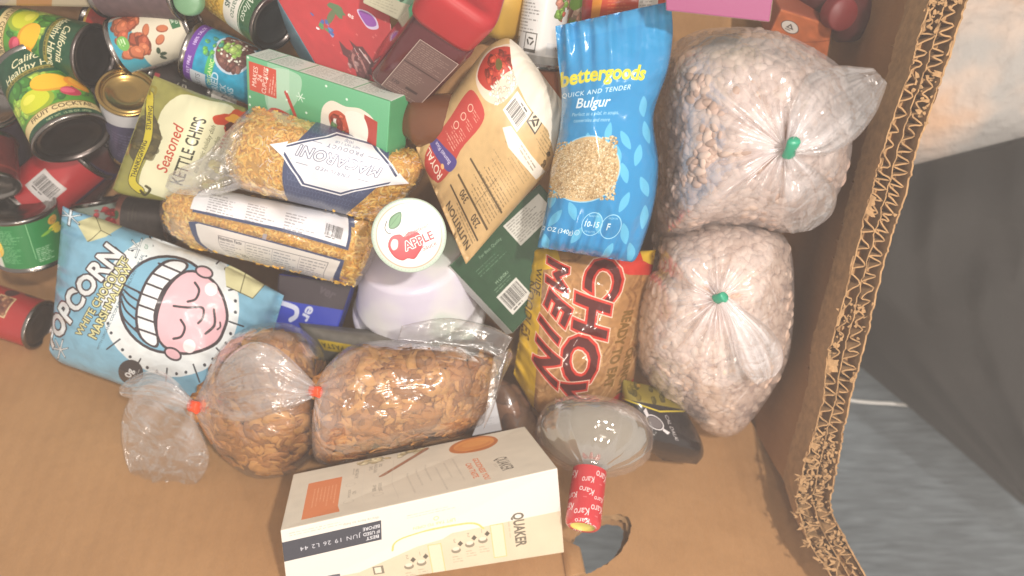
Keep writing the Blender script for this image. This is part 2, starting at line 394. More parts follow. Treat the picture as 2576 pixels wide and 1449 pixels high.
def pillow(name, rows, m, nu=40, nv=56, parent=None, milk=None, closed=True, label=None, **k):
    top, bot = pillow_grid(rows, nu, nv, **k)
    V, F, U, M = grid_mesh(top, bot if closed else None, milk)
    o = link(name, V, F, m, parent, uvs=U, label=label)
    if milk: add_milk(o, M)
    return o, top
def gpt(top, u, v):
    nv, nu = len(top) - 1, len(top[0]) - 1; x, y = u * nu, v * nv; i, j = min(nu - 1, int(x)), min(nv - 1, int(y)); a, b = x - i, y - j
    return (top[j][i] * (1 - a) + top[j][i + 1] * a) * (1 - b) + (top[j + 1][i] * (1 - a) + top[j + 1][i + 1] * a) * b
def gnrm(top, u, v):
    e = .02; n = (gpt(top, min(1, u + e), v) - gpt(top, max(0, u - e), v)).cross(gpt(top, u, max(0, v - e)) - gpt(top, u, min(1, v + e)))
    n = n.normalized() if n.length > 1e-9 else Vector((0, 0, 1)); return n if n.z > 0 else -n
def dome_grid(outline, center, zc, zlow, nr=30, nt=72, pr=2.6, q=.5, wr=0., ws=40., rad=0., rf=14., seed=0., shrink=0., dip=0., dw=.2):
    """outline: closed loop of (x, y, z); center (x, y); a bag seen from above, sides down to zlow"""
    G = []
    cw = unp(center[0], center[1], zc)
    for j in range(nr + 1):
        r = j / nr; R = []
        for i in range(nt + 1):
            ox, oy, oz = cr(outline, (i % nt) / nt, True)
            x, y = lerp(center[0], ox, r), lerp(center[1], oy, r)
            pf = max(0., 1 - r ** pr) ** q
            z = oz + (zc - oz) * pf - dip * math.exp(-(r / dw) ** 2)
            P = unp(x, y, z)
            d = 0
            if wr: d += wr * (ridge(P, ws, seed) * .7 + nz(P, ws * 2.4, seed + 4) * .6)
            if rad:
                th = 6.2832 * i / nt; s = nz((math.cos(th) * rf * .5, math.sin(th) * rf * .5, r * 2.), 1., seed)
                d += rad * s * min(1, r * 6) * max(0., 1 - r) ** 1.2 * 2
            d *= min(1., 5 * (1 - r) + .15); z += d - shrink
            R.append(unp(x, y, z))
        G.append(R)
    for k, (zz, s) in enumerate(((.35, 1.02), (.7, .98), (1., .9))):
        c = sum(G[nr], Vector()) / len(G[nr])
        G.append([Vector((c.x + (p.x - c.x) * s, c.y + (p.y - c.y) * s, lerp(p.z, zlow, zz))) for p in G[nr]])
    return G
def prism(name, Q, depth, mats, parent=None, bevel=.0008, n=6, bow=0., side_uv=False, dirv=None, bseg=2, label=None):
    """Q: four (x, y, z) picture corners TL TR BR BL of the printed face; extruded back by depth; mats = [face, side]"""
    q = [unp(*c) for c in Q] if len(Q[0]) == 3 and not isinstance(Q[0], Vector) else Q
    nrm = (q[1] - q[0]).cross(q[3] - q[0]); nrm = (nrm if nrm.dot(CAMLOC - q[0]) > 0 else -nrm).normalized()
    back = (dirv if dirv is not None else -nrm) * depth
    V = []; U = []; F = []; MI = []
    for j in range(n + 1):
        for i in range(n + 1):
            u, v = i / n, j / n; P = lerp(lerp(q[0], q[1], u), lerp(q[3], q[2], u), v) + nrm * bow * (1 - (2 * u - 1) ** 2) * (1 - (2 * v - 1) ** 2)
            V.append(P); U.append((u, 1 - v))
    for j in range(n):
        for i in range(n): a = j * (n + 1) + i; F.append((a, a + n + 1, a + n + 2, a + 1)); MI.append(0)
    loop = [i for i in range(n + 1)] + [j * (n + 1) + n for j in range(1, n + 1)] + [n * (n + 1) + i for i in range(n - 1, -1, -1)] + [j * (n + 1) for j in range(n - 1, 0, -1)]
    b0 = len(V)
    for k in loop: V.append(V[k] + back); U.append(U[k])
    L = len(loop)
    for k in range(L): F.append((loop[k], loop[(k + 1) % L], b0 + (k + 1) % L, b0 + k)); MI.append(1)
    F.append(tuple(b0 + k for k in range(L))); MI.append(1)
    return link(name, V, F, mats, parent, smooth=False, uvs=U, matidx=MI, bevel=bevel, bseg=bseg, label=label)
def frame(a, up):
    a = a.normalized(); y = (up - a * up.dot(a)).normalized(); return a.cross(y), y, a
def lathe(name, base, axis, prof, m, parent, seg=48, toward=None, uvv=None, label=None, roll=0.):
    """prof: (radius, distance along axis); texture centre faces `toward`"""
    toward = toward or (CAMLOC - base); x, y, a = frame(axis, toward); right = a.cross(y)
    V = []; U = []; F = []; L = len(prof); s = [0]
    for k in range(1, L): s.append(s[-1] + math.dist(prof[k], prof[k - 1]))
    for i in range(seg + 1):
        ph = 2 * math.pi * (i / seg - .5) + roll; d = y * math.cos(ph) + right * math.sin(ph)
        for k, (r, h) in enumerate(prof):
            V.append(base + a * h + d * r); U.append((i / seg, uvv[k] if uvv else s[k] / s[-1]))
    for i in range(seg):
        for k in range(L - 1):
            F.append((i * L + k, i * L + k + 1, (i + 1) * L + k + 1, (i + 1) * L + k))
    return link(name, V, F, m, parent, uvs=U, label=label)
def can(A, B, r, label_m, label, group='food cans in the box', h=None, metal=STEEL, end_m=None, roll=0., top_m=None, ribs=False, name='food_can'):
    """A = top end centre, B = bottom end centre, both (x, y, z)"""
    a, b = unp(*A), unp(*B); ax = (a - b); H = h or ax.length; ax = ax.normalized(); b = a - ax * H
    c = (a + b) / 2
    t = empty(name, (c.x, c.y, min(a.z, b.z) - r), label, 'can', group)
    tw = CAMLOC - c; e = .0035
    prof = [(r, e), (r, H - e)]
    if ribs: prof = [(r + (.0008 * math.sin(k * 1.9) if 3 < k < 21 else 0), e + (H - 2 * e) * k / 24) for k in range(25)]
    lathe('label', b, ax, prof, label_m, t, toward=tw, uvv=[(p[1] - e) / (H - 2 * e) for p in prof], roll=roll)
    rim = [(r - .0015, -.0004), (r - .0002, -.0009), (r + .0012, -.0002), (r + .0014, .001), (r + .0009, .0022), (r, e + .0002)]
    lathe('rim', b, ax, rim, metal, t, toward=tw); lathe('rim', b + ax * H, -ax, rim, top_m or metal, t, toward=tw)
    end = [(r - .0015, -.0004), (r - .0024, .0028), (r * .86, .0030), (r * .82, .0018), (r * .74, .0017), (r * .72, .0026), (r * .6, .0024), (r * .58, .003), (r * .3, .003), (r * .02, .003), (0, .003)]
    lathe('can_end', b, ax, end, end_m or metal, t, toward=tw); lathe('can_end', b + ax * H, -ax, end, top_m or end_m or metal, t, toward=tw)
    return t, H

def ico(sub=1):
    bm = bmesh.new(); bmesh.ops.create_icosphere(bm, subdivisions=sub, radius=1.)
    V = [v.co.copy() for v in bm.verts]; F = [tuple(v.index for v in f.verts) for f in bm.faces]; bm.free(); return V, F
def elbow():
    V = []; F = []; n, m = 7, 7
    for i in range(n + 1):
        t = math.pi * 1.05 * i / n
        for rr in (.34,):
            for k in range(m):
                a = 2 * math.pi * k / m; V.append(Vector(((1 + rr * math.cos(a)) * math.cos(t) * .75, (1 + rr * math.cos(a)) * math.sin(t) * .75 - .3, rr * math.sin(a) * .85)))
    for i in range(n):
        for k in range(m): F.append((i * m + k, i * m + (k + 1) % m, (i + 1) * m + (k + 1) % m, (i + 1) * m + k))
    return V, F
def flake(seed):
    R = random.Random(seed); V = []; F = []; n = 9; ph = R.random() * 6
    def hz(x, y): return .13 * x * x - .10 * y * y + .07 * math.sin(4 * x + ph) * math.cos(3 * y + ph)
    pts = [(0, 0)] + [(.5 * math.cos(6.283 * k / n), .5 * math.sin(6.283 * k / n)) for k in range(n)]
    pts += [((.85 + .3 * R.random()) * math.cos(6.283 * k / n), (.7 + .25 * R.random()) * math.sin(6.283 * k / n)) for k in range(n)]
    for s in (.07, -.07):
        for q, (x, y) in enumerate(pts): V.append(Vector((x, y, hz(x, y) + s * (1 if q <= n else .5) + .06 * (R.random() - .5))))
    N = len(pts)
    for s in (0, N):
        for k in range(n):
            a, b = 1 + k, 1 + (k + 1) % n; f = (s, s + a, s + b); F.append(f if s == 0 else f[::-1])
            f = (s + a, s + a + n, s + b + n, s + b); F.append(f if s == 0 else f[::-1])
    for k in range(n): a, b = 1 + n + k, 1 + n + (k + 1) % n; F.append((a, N + a, N + b, b))
    return V, F
def base_mesh(name, VF, m):
    me = bpy.data.meshes.new(name); me.from_pydata([tuple(v) for v in VF[0]], [], VF[1]); me.materials.append(m)
    me.polygons.foreach_set('use_smooth', [True] * len(me.polygons)); me.update(); return me
def scatter(parent, name, protos, mats, spots, single=300):
    """spots: (point, normal, size, spin, squash, tilt). Nearest/largest ones become parts, the rest one stuff part"""
    org = ORG[parent]; spots = sorted(spots, key=lambda s: (s[0] - CAMLOC).length); meshes = []
    for k, vf in enumerate(protos):
        for m in mats: meshes.append(base_mesh(name, vf, m))
    rest = []
    for k, (P, N, sz, spin, sq, tilt) in enumerate(spots):
        M = N.to_track_quat('Z', 'Y').to_matrix() @ Matrix.Rotation(spin, 3, 'Z') @ Matrix.Rotation(tilt, 3, 'X')
        M = M @ Matrix.Diagonal(Vector((sz, sz * sq[0], sz * sq[1])))
        if k < single:
            o = bpy.data.objects.new(name, meshes[k % len(meshes)]); COL.objects.link(o); o.parent = parent
            o.matrix_local = Matrix.Translation(P - org) @ M.to_4x4()
        else: rest.append((P, M, k))
    if rest:
        V = []; F = []; MI = []
        for P, M, k in rest:
            vf = protos[k % len(protos)]; n0 = len(V); V += [P + M @ v for v in vf[0]]; F += [tuple(n0 + a for a in f) for f in vf[1]]; MI += [k % len(mats)] * len(vf[1])
        link('loose_' + name + 's', V, F, mats, parent, matidx=MI, kind='stuff')
def rspots(n, surf, nrm, size, sq, seed, tilt=.5, off=0., jit=.0015, cond=None):
    R = random.Random(seed); out = []
    while len(out) < n:
        u, v = R.random(), R.random()
        if cond and not cond(u, v, R): continue
        P = surf(u, v); N = nrm(u, v)
        out.append((P + N * (off + R.uniform(-jit, jit)), N, size * R.uniform(.75, 1.2), R.random() * 6.28, (sq[0] * R.uniform(.8, 1.2), sq[1] * R.uniform(.85, 1.15)), R.uniform(-tilt, tilt)))
    return out
# ------------------------------------------------------------------ setting: floor outside, cardboard box
def floor_mat():
    t = NT('grey_rug'); p = t.n('ShaderNodeBsdfPrincipled'); v = coords(t, (3, 26, 1), (0, 0, -.16)); v1 = coords(t)
    f = noise_n(t, v, 5, 5, .6, dist=.6); g = noise_n(t, v1, 3, 4)
    c = ramp(t, f, (.3, lin('#4f5960')), (.55, lin('#6f7980')), (.8, lin('#88929a')))
    mx = t.n('ShaderNodeMix'); mx.data_type = 'RGBA'; mx.blend_type = 'MULTIPLY'; mx.inputs[0].default_value = .8
    t.l(c, mx.inputs[6]); t.l(ramp(t, g, (.35, g4(.6)), (.65, g4(1.1))), mx.inputs[7]); t.l(mx.outputs[2], p.inputs['Base Color'])
    p.inputs['Roughness'].default_value = .85; t.l(bump(t, f, .5, .01), p.inputs['Normal']); t.l(p.outputs[0], t.out.inputs[0]); return t.m
s = 6.
tag(link('ground', [(-s, -s, -.5), (s, -s, -.5), (s, s, -.5), (-s, s, -.5)], [(0, 1, 2, 3)], floor_mat(), smooth=False), kind='structure')

BOX = empty('cardboard_box', (0, 0, -.2), 'big open kraft cardboard box with a torn corrugated rim holding all the food', 'box')
# bottom of the box
V = [unp(-300, 1000, -.12), unp(1960, 1220, -.12), unp(2330, -260, -.12), unp(-300, -260, -.12)]
link('box_bottom', V, [(0, 1, 2, 3)], KRAFT, BOX, smooth=False)
# right wall: base line to torn rim
INN = [(2352, -60), (2340, 0), (2306, 110), (2290, 180), (2248, 290), (2215, 400), (2196, 470), (2172, 560), (2140, 690), (2104, 820), (2080, 910), (2072, 1000), (2048, 1090), (2036, 1130), (2016, 1200), (2002, 1258)]
OUT = [(2452, -60), (2432, 0), (2392, 130), (2346, 260), (2305, 380), (2275, 500), (2244, 590), (2214, 700), (2184, 830), (2150, 960), (2124, 1070), (2112, 1140), (2100, 1200), (2088, 1262)]
ZR = .07
def rimpt(P, t, z=ZR): x, y = cr(P, t); return unp(x, y, z)
BASE0, BASE1 = unp(2200, -50, -.05), unp(1900, 1090, -.05)
V = []; F = []; n = 60; m = 8
for i in range(n + 1):
    t = i / n; a = rimpt(INN, t) + Vector((0, 0, .0012 * nz((t * 40, 0, 0), 1))); b = lerp(BASE0, BASE1, t); b = b + (b - a) * 1.0
    for j in range(m + 1):
        w = j / m; P = lerp(a, b, w); P.x += .0025 * math.sin(w * 3.1) * nz((t * 5, w * 3, 1), 1.) * 2; V.append(P)
for i in range(n):
    for j in range(m): F.append((i * (m + 1) + j, (i + 1) * (m + 1) + j, (i + 1) * (m + 1) + j + 1, i * (m + 1) + j + 1))
link('side_wall', V, F, KRAFT, BOX)
def rim_sheets(fi, fo, N, z, parent, seed, zamp=.0025, depth=.035, period=.0098, drop=(0, 0)):
    """triple-wall corrugated edge between curves fi (inner) and fo (outer): liners with zigzag flutes standing between them"""
    R = random.Random(seed)
    def at(t, w):
        a, b = fi(t), fo(t); P = lerp(a, b, w); return P
    L = sum((fi((i + 1) / 200) - fi(i / 200)).length for i in range(200))
    def sheet(name, pts, th, label=None):
        V = []; F = []; K = len(pts)
        for k, P in enumerate(pts):
            d = (pts[min(K - 1, k + 1)] - pts[max(0, k - 1)]); d.z = 0; nr = Vector((-d.y, d.x, 0)).normalized() * th / 2
            V += [P + nr, P - nr, P - nr - Vector((0, 0, depth)), P + nr - Vector((0, 0, depth))]
        for k in range(K - 1):
            for c in range(3): F.append((4 * k + c, 4 * k + c + 1, 4 * k + 5 + c, 4 * k + 4 + c))
        link(name, V, F, KRAFT_L, parent, smooth=False)
    for w, th in ((.0, .0011), (.52, .0009), (1., .0014)):
        K = int(L / .0022); pts = []
        for k in range(K + 1):
            t = k / K; P = at(t, w + .012 * nz((t * 30, w, seed), 1.)) ; P.z += zamp * nz((t * 60, w * 9, seed), 1.) + .0012 * R.uniform(-1, 1) - (.004 if w == .52 else 0); pts.append(P)
        sheet('liner', pts, th)
    for w0, w1, pr in ((.03, .5, period * 1.15), (.55, .97, period * .85)):
        K = int(L / (pr / 2)); pts = []; crush = 0
        for k in range(K + 1):
            t = min(1, max(0, (k + R.uniform(-.38, .38)) / K)); cr_ = .34 + 1.0 * nz((t * 9, w0 * .5, seed + 9), 1.) * 2.0
            a, b = (w0, w1) if k % 2 else (w1, w0)
            mid = (w0 + w1) / 2; a = lerp(mid, a, min(1, max(.35, cr_ + .35)))
            pts.append((t, a, -.002 + R.uniform(-.006, .001)))
        fine = []
        for k in range(len(pts) - 1):
            for q in range(4):
                f_ = q / 4; P = at(lerp(pts[k][0], pts[k + 1][0], f_), lerp(pts[k][1], pts[k + 1][1], .5 - .5 * math.cos(math.pi * f_) if f_ else 0)); P.z += lerp(pts[k][2], pts[k + 1][2], f_); fine.append(P + Vector((R.uniform(-.0004, .0004), R.uniform(-.0004, .0004), 0)))
        sheet('flute', fine, .00115)
    # torn fibres and crushed paper standing in the edge
    V = []; F = []
    for k in range(int(L * 1800)):
        t = R.random(); w = R.uniform(.02, 1.)
        if nz((t * 9, w * .5, seed + 9), 1.) > .0 - .12 * R.random(): continue
        P = at(t, w); P.z -= R.uniform(-.001, .007)
        a = R.random() * 6.28; l = R.uniform(.0012, .0055); wd = R.uniform(.0004, .0018)
        d = Vector((math.cos(a), math.sin(a), R.uniform(-.5, .15))) * l; e = Vector((-math.sin(a), math.cos(a), 0)) * wd; n0 = len(V)
        V += [P - e, P + e, P + d * .5 + e * .9 + Vector((0, 0, .0008)), P + d + e * .2, P + d * .5 - e]
        F += [(n0, n0 + 1, n0 + 2, n0 + 4), (n0 + 4, n0 + 2, n0 + 3)]
    link('torn_fibres', V, F, KRAFT_L, parent, smooth=False, kind='stuff')
KRAFT_L = plain('torn_kraft_edge', '#a9855c', .9, bs=.6, bscale=260, bdist=.0008, var=.22)
rim_sheets(lambda t: rimpt(INN, t), lambda t: rimpt(OUT, t), 0, ZR, BOX, 3)
V = []; F = []
for i in range(n + 1):
    t = i / n; a = rimpt(OUT, t, ZR - .003) ; V += [a, a - Vector((0, 0, .42))]
for i in range(n): F.append((2 * i, 2 * i + 1, 2 * i + 3, 2 * i + 2))
link('outer_liner', V, F, KRAFT, BOX)
# dark packed core between the liners so one cannot look through the wall
V = []; F = []
for i in range(n + 1):
    t = i / n; V += [rimpt(INN, t, ZR - .020), rimpt(OUT, t, ZR - .020)]
for i in range(n): F.append((2 * i, 2 * i + 2, 2 * i + 3, 2 * i + 1))
link('flute_core', V, F, KRAFT_D, BOX, smooth=False)

# near wall: leaning board with a torn hand hole
P0, P1, P2 = unp(1900, 1090, -.05), unp(0, 860, -.05), unp(1288, 1449, .095)
NW = (P1 - P0).cross(P2 - P0).normalized(); NW = NW if NW.z > 0 else -NW
def onw(x, y, off=0.):
    o = CAMLOC; d = (unp(x, y, 0) - o).normalized(); k = (P0 + NW * off - o).dot(NW) / d.dot(NW); return o + d * k
outer = [(-120, 700), (300, 800), (800, 860), (1400, 930), (1850, 1000), (1905, 1085), (1950, 1170), (1996, 1250), (2008, 1290), (2022, 1318), (2030, 1350), (2052, 1392), (2080, 1430), (2112, 1475), (2160, 1560), (1400, 1640), (500, 1640), (-120, 1640)]
hole = [(1462, 1440), (1436, 1446), (1428, 1420), (1436, 1370), (1456, 1330), (1490, 1306), (1530, 1296), (1566, 1296), (1586, 1308), (1584, 1345), (1564, 1384), (1534, 1414), (1500, 1432), (1482, 1442)]
def rough_loop(L, n, amp, seed):
    R = random.Random(seed); return [(lambda c: (c[0] + R.uniform(-amp, amp), c[1] + R.uniform(-amp, amp)))(cr(L, i / n, True)) for i in range(n)]
def sheet_with_hole(name, off, hl, m, parent):
    bm = bmesh.new(); ed = []
    for Lp in (outer, hl):
        vs = [bm.verts.new(onw(x, y, off)) for x, y in Lp]
        ed += [bm.edges.new((vs[i], vs[(i + 1) % len(vs)])) for i in range(len(vs))]
    bmesh.ops.triangle_fill(bm, edges=ed, use_beauty=True); bm.normal_update()
    V = [v.co.copy() for v in bm.verts]; bm.verts.index_update(); F = [tuple(v.index for v in f.verts) for f in bm.faces]; bm.free()
    return link(name, V, F, m, parent, smooth=False)
h1 = rough_loop(hole, 60, 1.6, 5)
cx, cy = 1510, 1366
def shr(L, k, dx=0, dy=0): return [(cx + (x - cx) * k + dx, cy + (y - cy) * k + dy) for x, y in L]
sheet_with_hole('near_wall', 0, h1, KRAFT, BOX)
sheet_with_hole('middle_liner', -.010, shr(rough_loop(hole, 60, 2.5, 6), .95, -6, 10), KRAFT_L, BOX)
sheet_with_hole('outer_liner', -.020, shr(rough_loop(hole, 60, 2, 8), .9, -12, 18), KRAFT, BOX)
prism('torn_flap', [onw(1408, 1352, .003), onw(1456, 1374, .010), onw(1470, 1440, .012), onw(1424, 1452, .003)], .006, [KRAFT, KRAFT_L], BOX, bevel=.0006, bow=.003)
# flutes seen in the cut edge of the hand hole
V = []; F = []; R = random.Random(4)
for d0, d1 in ((-.0005, -.0098), (-.0102, -.0195)):
    K = 64; prev = None
    for k in range(K + 1):
        x, y = cr(hole, .2 + .62 * k / K, True); s = (1.0 if d0 > -.005 else .96); x, y = cx + (x - cx) * s, cy + (y - cy) * s
        w = k % 2; o = d0 if w else d1; x2, y2 = cx + (x - cx) * 1.12, cy + (y - cy) * 1.12
        n0 = len(V); V += [onw(x + R.uniform(-1, 1), y + R.uniform(-1, 1), o), onw(x2, y2, o)]
        if k: F.append((n0 - 2, n0 - 1, n0 + 1, n0))
link('flute', V, F, KRAFT_L, BOX, smooth=False)
# torn corner edge running toward the viewer
CI = [(2002, 1258), (2014, 1300), (2030, 1350), (2052, 1392), (2086, 1440), (2130, 1520)]
CO = [(2088, 1262), (2096, 1300), (2112, 1330), (2136, 1376), (2166, 1430), (2212, 1510)]
def ci(t): x, y = cr(CI, t); return unp(x, y, lerp(ZR, .12, t))
def co(t): x, y = cr(CO, t); return unp(x, y, lerp(ZR, .115, t) - .004)
rim_sheets(ci, co, 0, 0, BOX, 13, zamp=.006, depth=.03)
V = []; F = []; n = 14
for i in range(n + 1):
    t = i / n; V += [ci(t) - Vector((0, 0, .022)), co(t) - Vector((0, 0, .022)), co(t) - Vector((0, 0, .4))]
for i in range(n):
    for c in (0, 1): F.append((3 * i + c, 3 * i + 3 + c, 3 * i + 4 + c, 3 * i + 1 + c))
link('flute_core', V, F, KRAFT_D, BOX, smooth=False)
V = []; F = []
for k in range(34):
    t = R.random(); w = R.choice((0, 0, .5, 1)); a, b = rimpt(INN, t), rimpt(OUT, t); P = lerp(a, b, w) - Vector((0, 0, .001)); t2 = min(1, t + R.uniform(.008, .03)); Q = lerp(rimpt(INN, t2), rimpt(OUT, t2), w) - Vector((0, 0, .001))
    out = (b - a).normalized() * R.uniform(-.004, .009) * (1 if w < .4 else -1); up = Vector((0, 0, R.uniform(.000, .004))); n0 = len(V)
    for q in range(5):
        B_ = lerp(P, Q, q / 4); V += [B_, B_ + (out * .6 + up) * R.uniform(.6, 1), B_ + (out + up * .6) * R.uniform(.5, 1.2)]
    for q in range(4):
        for c in (0, 1): F.append((n0 + 3 * q + c, n0 + 3 * q + 3 + c, n0 + 3 * q + 4 + c, n0 + 3 * q + 1 + c))
link('torn_flaps', V, F, KRAFT_L, BOX, smooth=False, kind='stuff')
# torn paper tufts
V = []; F = []
for k in range(34):
    t = R.random(); a = ci(t * .8) if R.random() < .7 else rimpt(INN, 1 - t * .1); P = a + Vector((R.uniform(-.004, .014), R.uniform(-.004, .004), R.uniform(-.004, .004)))
    for q in range(3):
        an = R.uniform(2.2, 4.4); l = R.uniform(.003, .008); e = R.uniform(.0005, .0013); d = Vector((math.cos(an), math.sin(an), R.uniform(-.6, .3))); s_ = Vector((-d.y, d.x, R.uniform(-.5, .5))); n0 = len(V)
        V += [P - s_ * e, P + s_ * e, P + d * l * .6 + s_ * e, P + d * l, P + d * l * .5 - s_ * e]; F += [(n0, n0 + 1, n0 + 2, n0 + 4), (n0 + 4, n0 + 2, n0 + 3)]
link('torn_fibres', V, F, KRAFT_L, BOX, smooth=False, kind='stuff')

# ------------------------------------------------------------------ outside the box, on the right
DARKBAG = plain('dark_plastic', '#2a2725', .85, bs=.25, bscale=12, bdist=.01, var=.18)
t = NT('pale_fleece'); p = t.n('ShaderNodeBsdfPrincipled'); v = coords(t); p.inputs['Roughness'].default_value = .95
t.l(ramp(t, noise_n(t, v, 11, 3, .5), (.35, lin('#b4b0ac')), (.5, lin('#d3c0b2')), (.65, lin('#dbb699'))), p.inputs['Base Color']); t.l(bump(t, noise_n(t, v, 70, 5), .8, .006), p.inputs['Normal']); t.l(p.outputs[0], t.out.inputs[0]); BLANKET = t.m
t = NT('tinted_liner'); p = t.n('ShaderNodeBsdfPrincipled'); p.inputs['Base Color'].default_value = lin('#6b696b'); p.inputs['Roughness'].default_value = .4
vv = coords(t); al = ramp(t, noise_n(t, vv, 7, 3), (.35, g4(.35)), (.7, g4(.8))); t.l(al, p.inputs['Alpha']); t.l(p.outputs[0], t.out.inputs[0]); LINER = t.m
pillow('folded_blanket', [(2270, -120, 2760, -120, -.36, -.34, .02), (2240, 100, 2760, 60, -.33, -.3, .05), (2200, 300, 2760, 220, -.33, -.3, .06), (2160, 480, 2760, 420, -.34, -.32, .05), (2100, 600, 2760, 560, -.38, -.36, .0)], BLANKET, 50, 40, wr=.012, ws=9)
tag(bpy.data.objects['folded_blanket'], 'pale pinkish fluffy blanket lying outside the box at the top right', 'blanket')
def rug(a, b, c, d): pass
pillow('black_sack', [(2080, 470, 2750, 300, -.26, -.2, .0), (2060, 560, 2750, 420, -.24, -.17, .04), (2040, 700, 2750, 620, -.26, -.17, .07), (2060, 830, 2760, 840, -.28, -.17, .08), (2210, 960, 2760, 1050, -.29, -.2, .07), (2400, 1120, 2770, 1240, -.3, -.22, .04), (2560, 1260, 2800, 1420, -.33, -.28, .0)], DARKBAG, 60, 60, wr=.03, ws=5, seed=2, pleat=.022, pf=4.)
tag(bpy.data.objects['black_sack'], 'crumpled dark plastic sack on the floor to the right of the box', 'plastic bag')
pts = [(2110, 998), (2150, 1008), (2200, 1013), (2245, 1015), (2290, 1020)]
V = []; F = []
for k in range(25):
    x, y = cr(pts, k / 24); P = unp(x, y, -.31)
    for a in range(6): V.append(P + Vector((0, math.cos(a * 1.047) * .0022, math.sin(a * 1.047) * .0022)))
for k in range(24):
    for a in range(6): F.append((k * 6 + a, k * 6 + (a + 1) % 6, k * 6 + 6 + (a + 1) % 6, k * 6 + 6 + a))
tag(link('white_string', V, F, plain('white_plastic_cord', '#e8e6e2', .5, var=.03)), 'thin white string curving out from under the dark sack', 'string')
# ------------------------------------------------------------------ cans, top left
LW, LH = 560, 250
def fruit_label(nm):
    c = Canvas(LW, LH, '#174a30'); c.mottle(.05, 10, 2)
    c.text('California', 280, 30, 21, '#e9e0b8', bold=.01, shear=.35, arc=6); c.text('Healthy Harvest', 280, 58, 21, '#e9e0b8', bold=.01, shear=.2, arc=6, sx=.95)
    c.poly([(0, 76), (280, 70), (560, 76), (560, 88), (280, 82), (0, 88)], '#8b8136'); c.lines(130, 76, 300, 1, 1, '#3b3a16', 5, .8)
    c.blob([(60, 150), (100, 100), (200, 92), (330, 96), (440, 98), (490, 150), (450, 200), (300, 205), (110, 205)], '#4f8f2f')
    c.blobs(90, 100, 370, 90, 60, ['#5fa338', '#86b93d', '#3f7f2c', '#a9c94a', '#2f6b2a'], 10, 26, 4)
    c.blobs(110, 140, 90, 50, 22, ['#a6cc4c', '#c4d95c', '#8cbf45'], 9, 15, 5)
    c.ell(235, 172, 44, 36, '#8ea628', 1, 10); c.ell(230, 166, 40, 32, '#c9cf2e', 1, 10); c.ell(222, 156, 18, 12, '#e6e35a', .8)
    c.ell(285, 132, 46, 30, '#d79a1e', 1, 15); c.ell(282, 128, 42, 26, '#f0b929', 1, 15); c.ell(345, 142, 34, 20, '#e89322', 1, 30); c.ell(350, 140, 28, 14, '#f4ad2c', 1, 30)
    c.ell(390, 110, 40, 22, '#b8822a', .9, 20); c.ell(318, 172, 24, 17, '#b8364f', 1, 15); c.ell(312, 168, 16, 9, '#e0677c', .8, 15)
    c.poly([(0, 216), (280, 206), (560, 216), (560, 242), (280, 232), (0, 242)], '#d9c48e'); c.poly([(0, 214), (280, 204), (560, 214), (560, 217), (280, 207), (0, 217)], '#8b7a36')
    c.text('FRUIT COCKTAIL', 280, 216, 13.5, '#4c3a1c', bold=.012, arc=3, sx=1.05); c.text('in Light Syrup', 290, 229, 6, '#7a6536', arc=2)
    c.text('NET WT. 15.25 OZ. (432g)', 290, 243, 6.5, '#c8c79a', bold=.01)
    return printed(nm, c, .32)
FL = fruit_label('fruit_can_label')
GRP = 'food cans heaped in the box'
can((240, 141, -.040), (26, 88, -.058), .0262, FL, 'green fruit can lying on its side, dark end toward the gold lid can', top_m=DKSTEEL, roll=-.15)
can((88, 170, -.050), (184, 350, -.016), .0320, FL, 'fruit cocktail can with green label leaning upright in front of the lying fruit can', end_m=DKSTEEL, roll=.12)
def kidney():
    c = Canvas(420, 185, '#d5cdb8')
    c.rect(0, 0, 420, 38, '#d5cdb8'); c.poly([(0, 127), (420, 127), (420, 185), (0, 185)], '#3a9ab0')
    c.poly([(0, 0), (128, 0), (128, 185), (0, 185)], '#c9c3b6'); c.lines(20, 20, 90, 9, 14, '#5a564e', 4, .7)
    c.rect(275, 0, 145, 185, '#b9b4aa'); c.lines(285, 20, 50, 9, 17, '#4a4744', 4, .8)
    c.blobs(128, 108, 100, 52, 30, ['#b05a3c', '#9c4a30', '#c06c48'], 13, 20, 3, 1., .6)
    for x, y, r in ((182, 92, 30), (190, 52, 100), (212, 68, 60)): c.ell(x, y, 15, 8.5, '#8f4529', 1, r); c.ell(x - 1, y - 1, 13, 7, '#c0704a', 1, r)
    c.ell(196, 158, 17, 15, '#6fae55'); c.lines(185, 152, 22, 3, 6, '#e8efd8', 3, .9)
    c.rect(150, 6, 48, 22, '#2f6a40'); c.text('GOOD', 174, 12, 7, '#e6eadb', bold=.02); c.text('FIBER', 174, 22, 7, '#e6eadb', bold=.02)
    c.text('ORGANIC', 118, 16, 9, '#3f6a45', bold=.01)
    for r in (0, 60, -60): c.ell(246 + 13 * math.sin(math.radians(r)), 92 - 13 * math.cos(math.radians(r)), 9, 5, '#3e4f3c', 1, r - 90)
    return printed('bean_can_label', c, .35)
can((492, 62, -.050), (303, 121, -.045), .0240, kidney(), 'cream and teal can of kidney beans lying on its side behind the gold lid can', end_m=DKSTEEL, roll=.1)
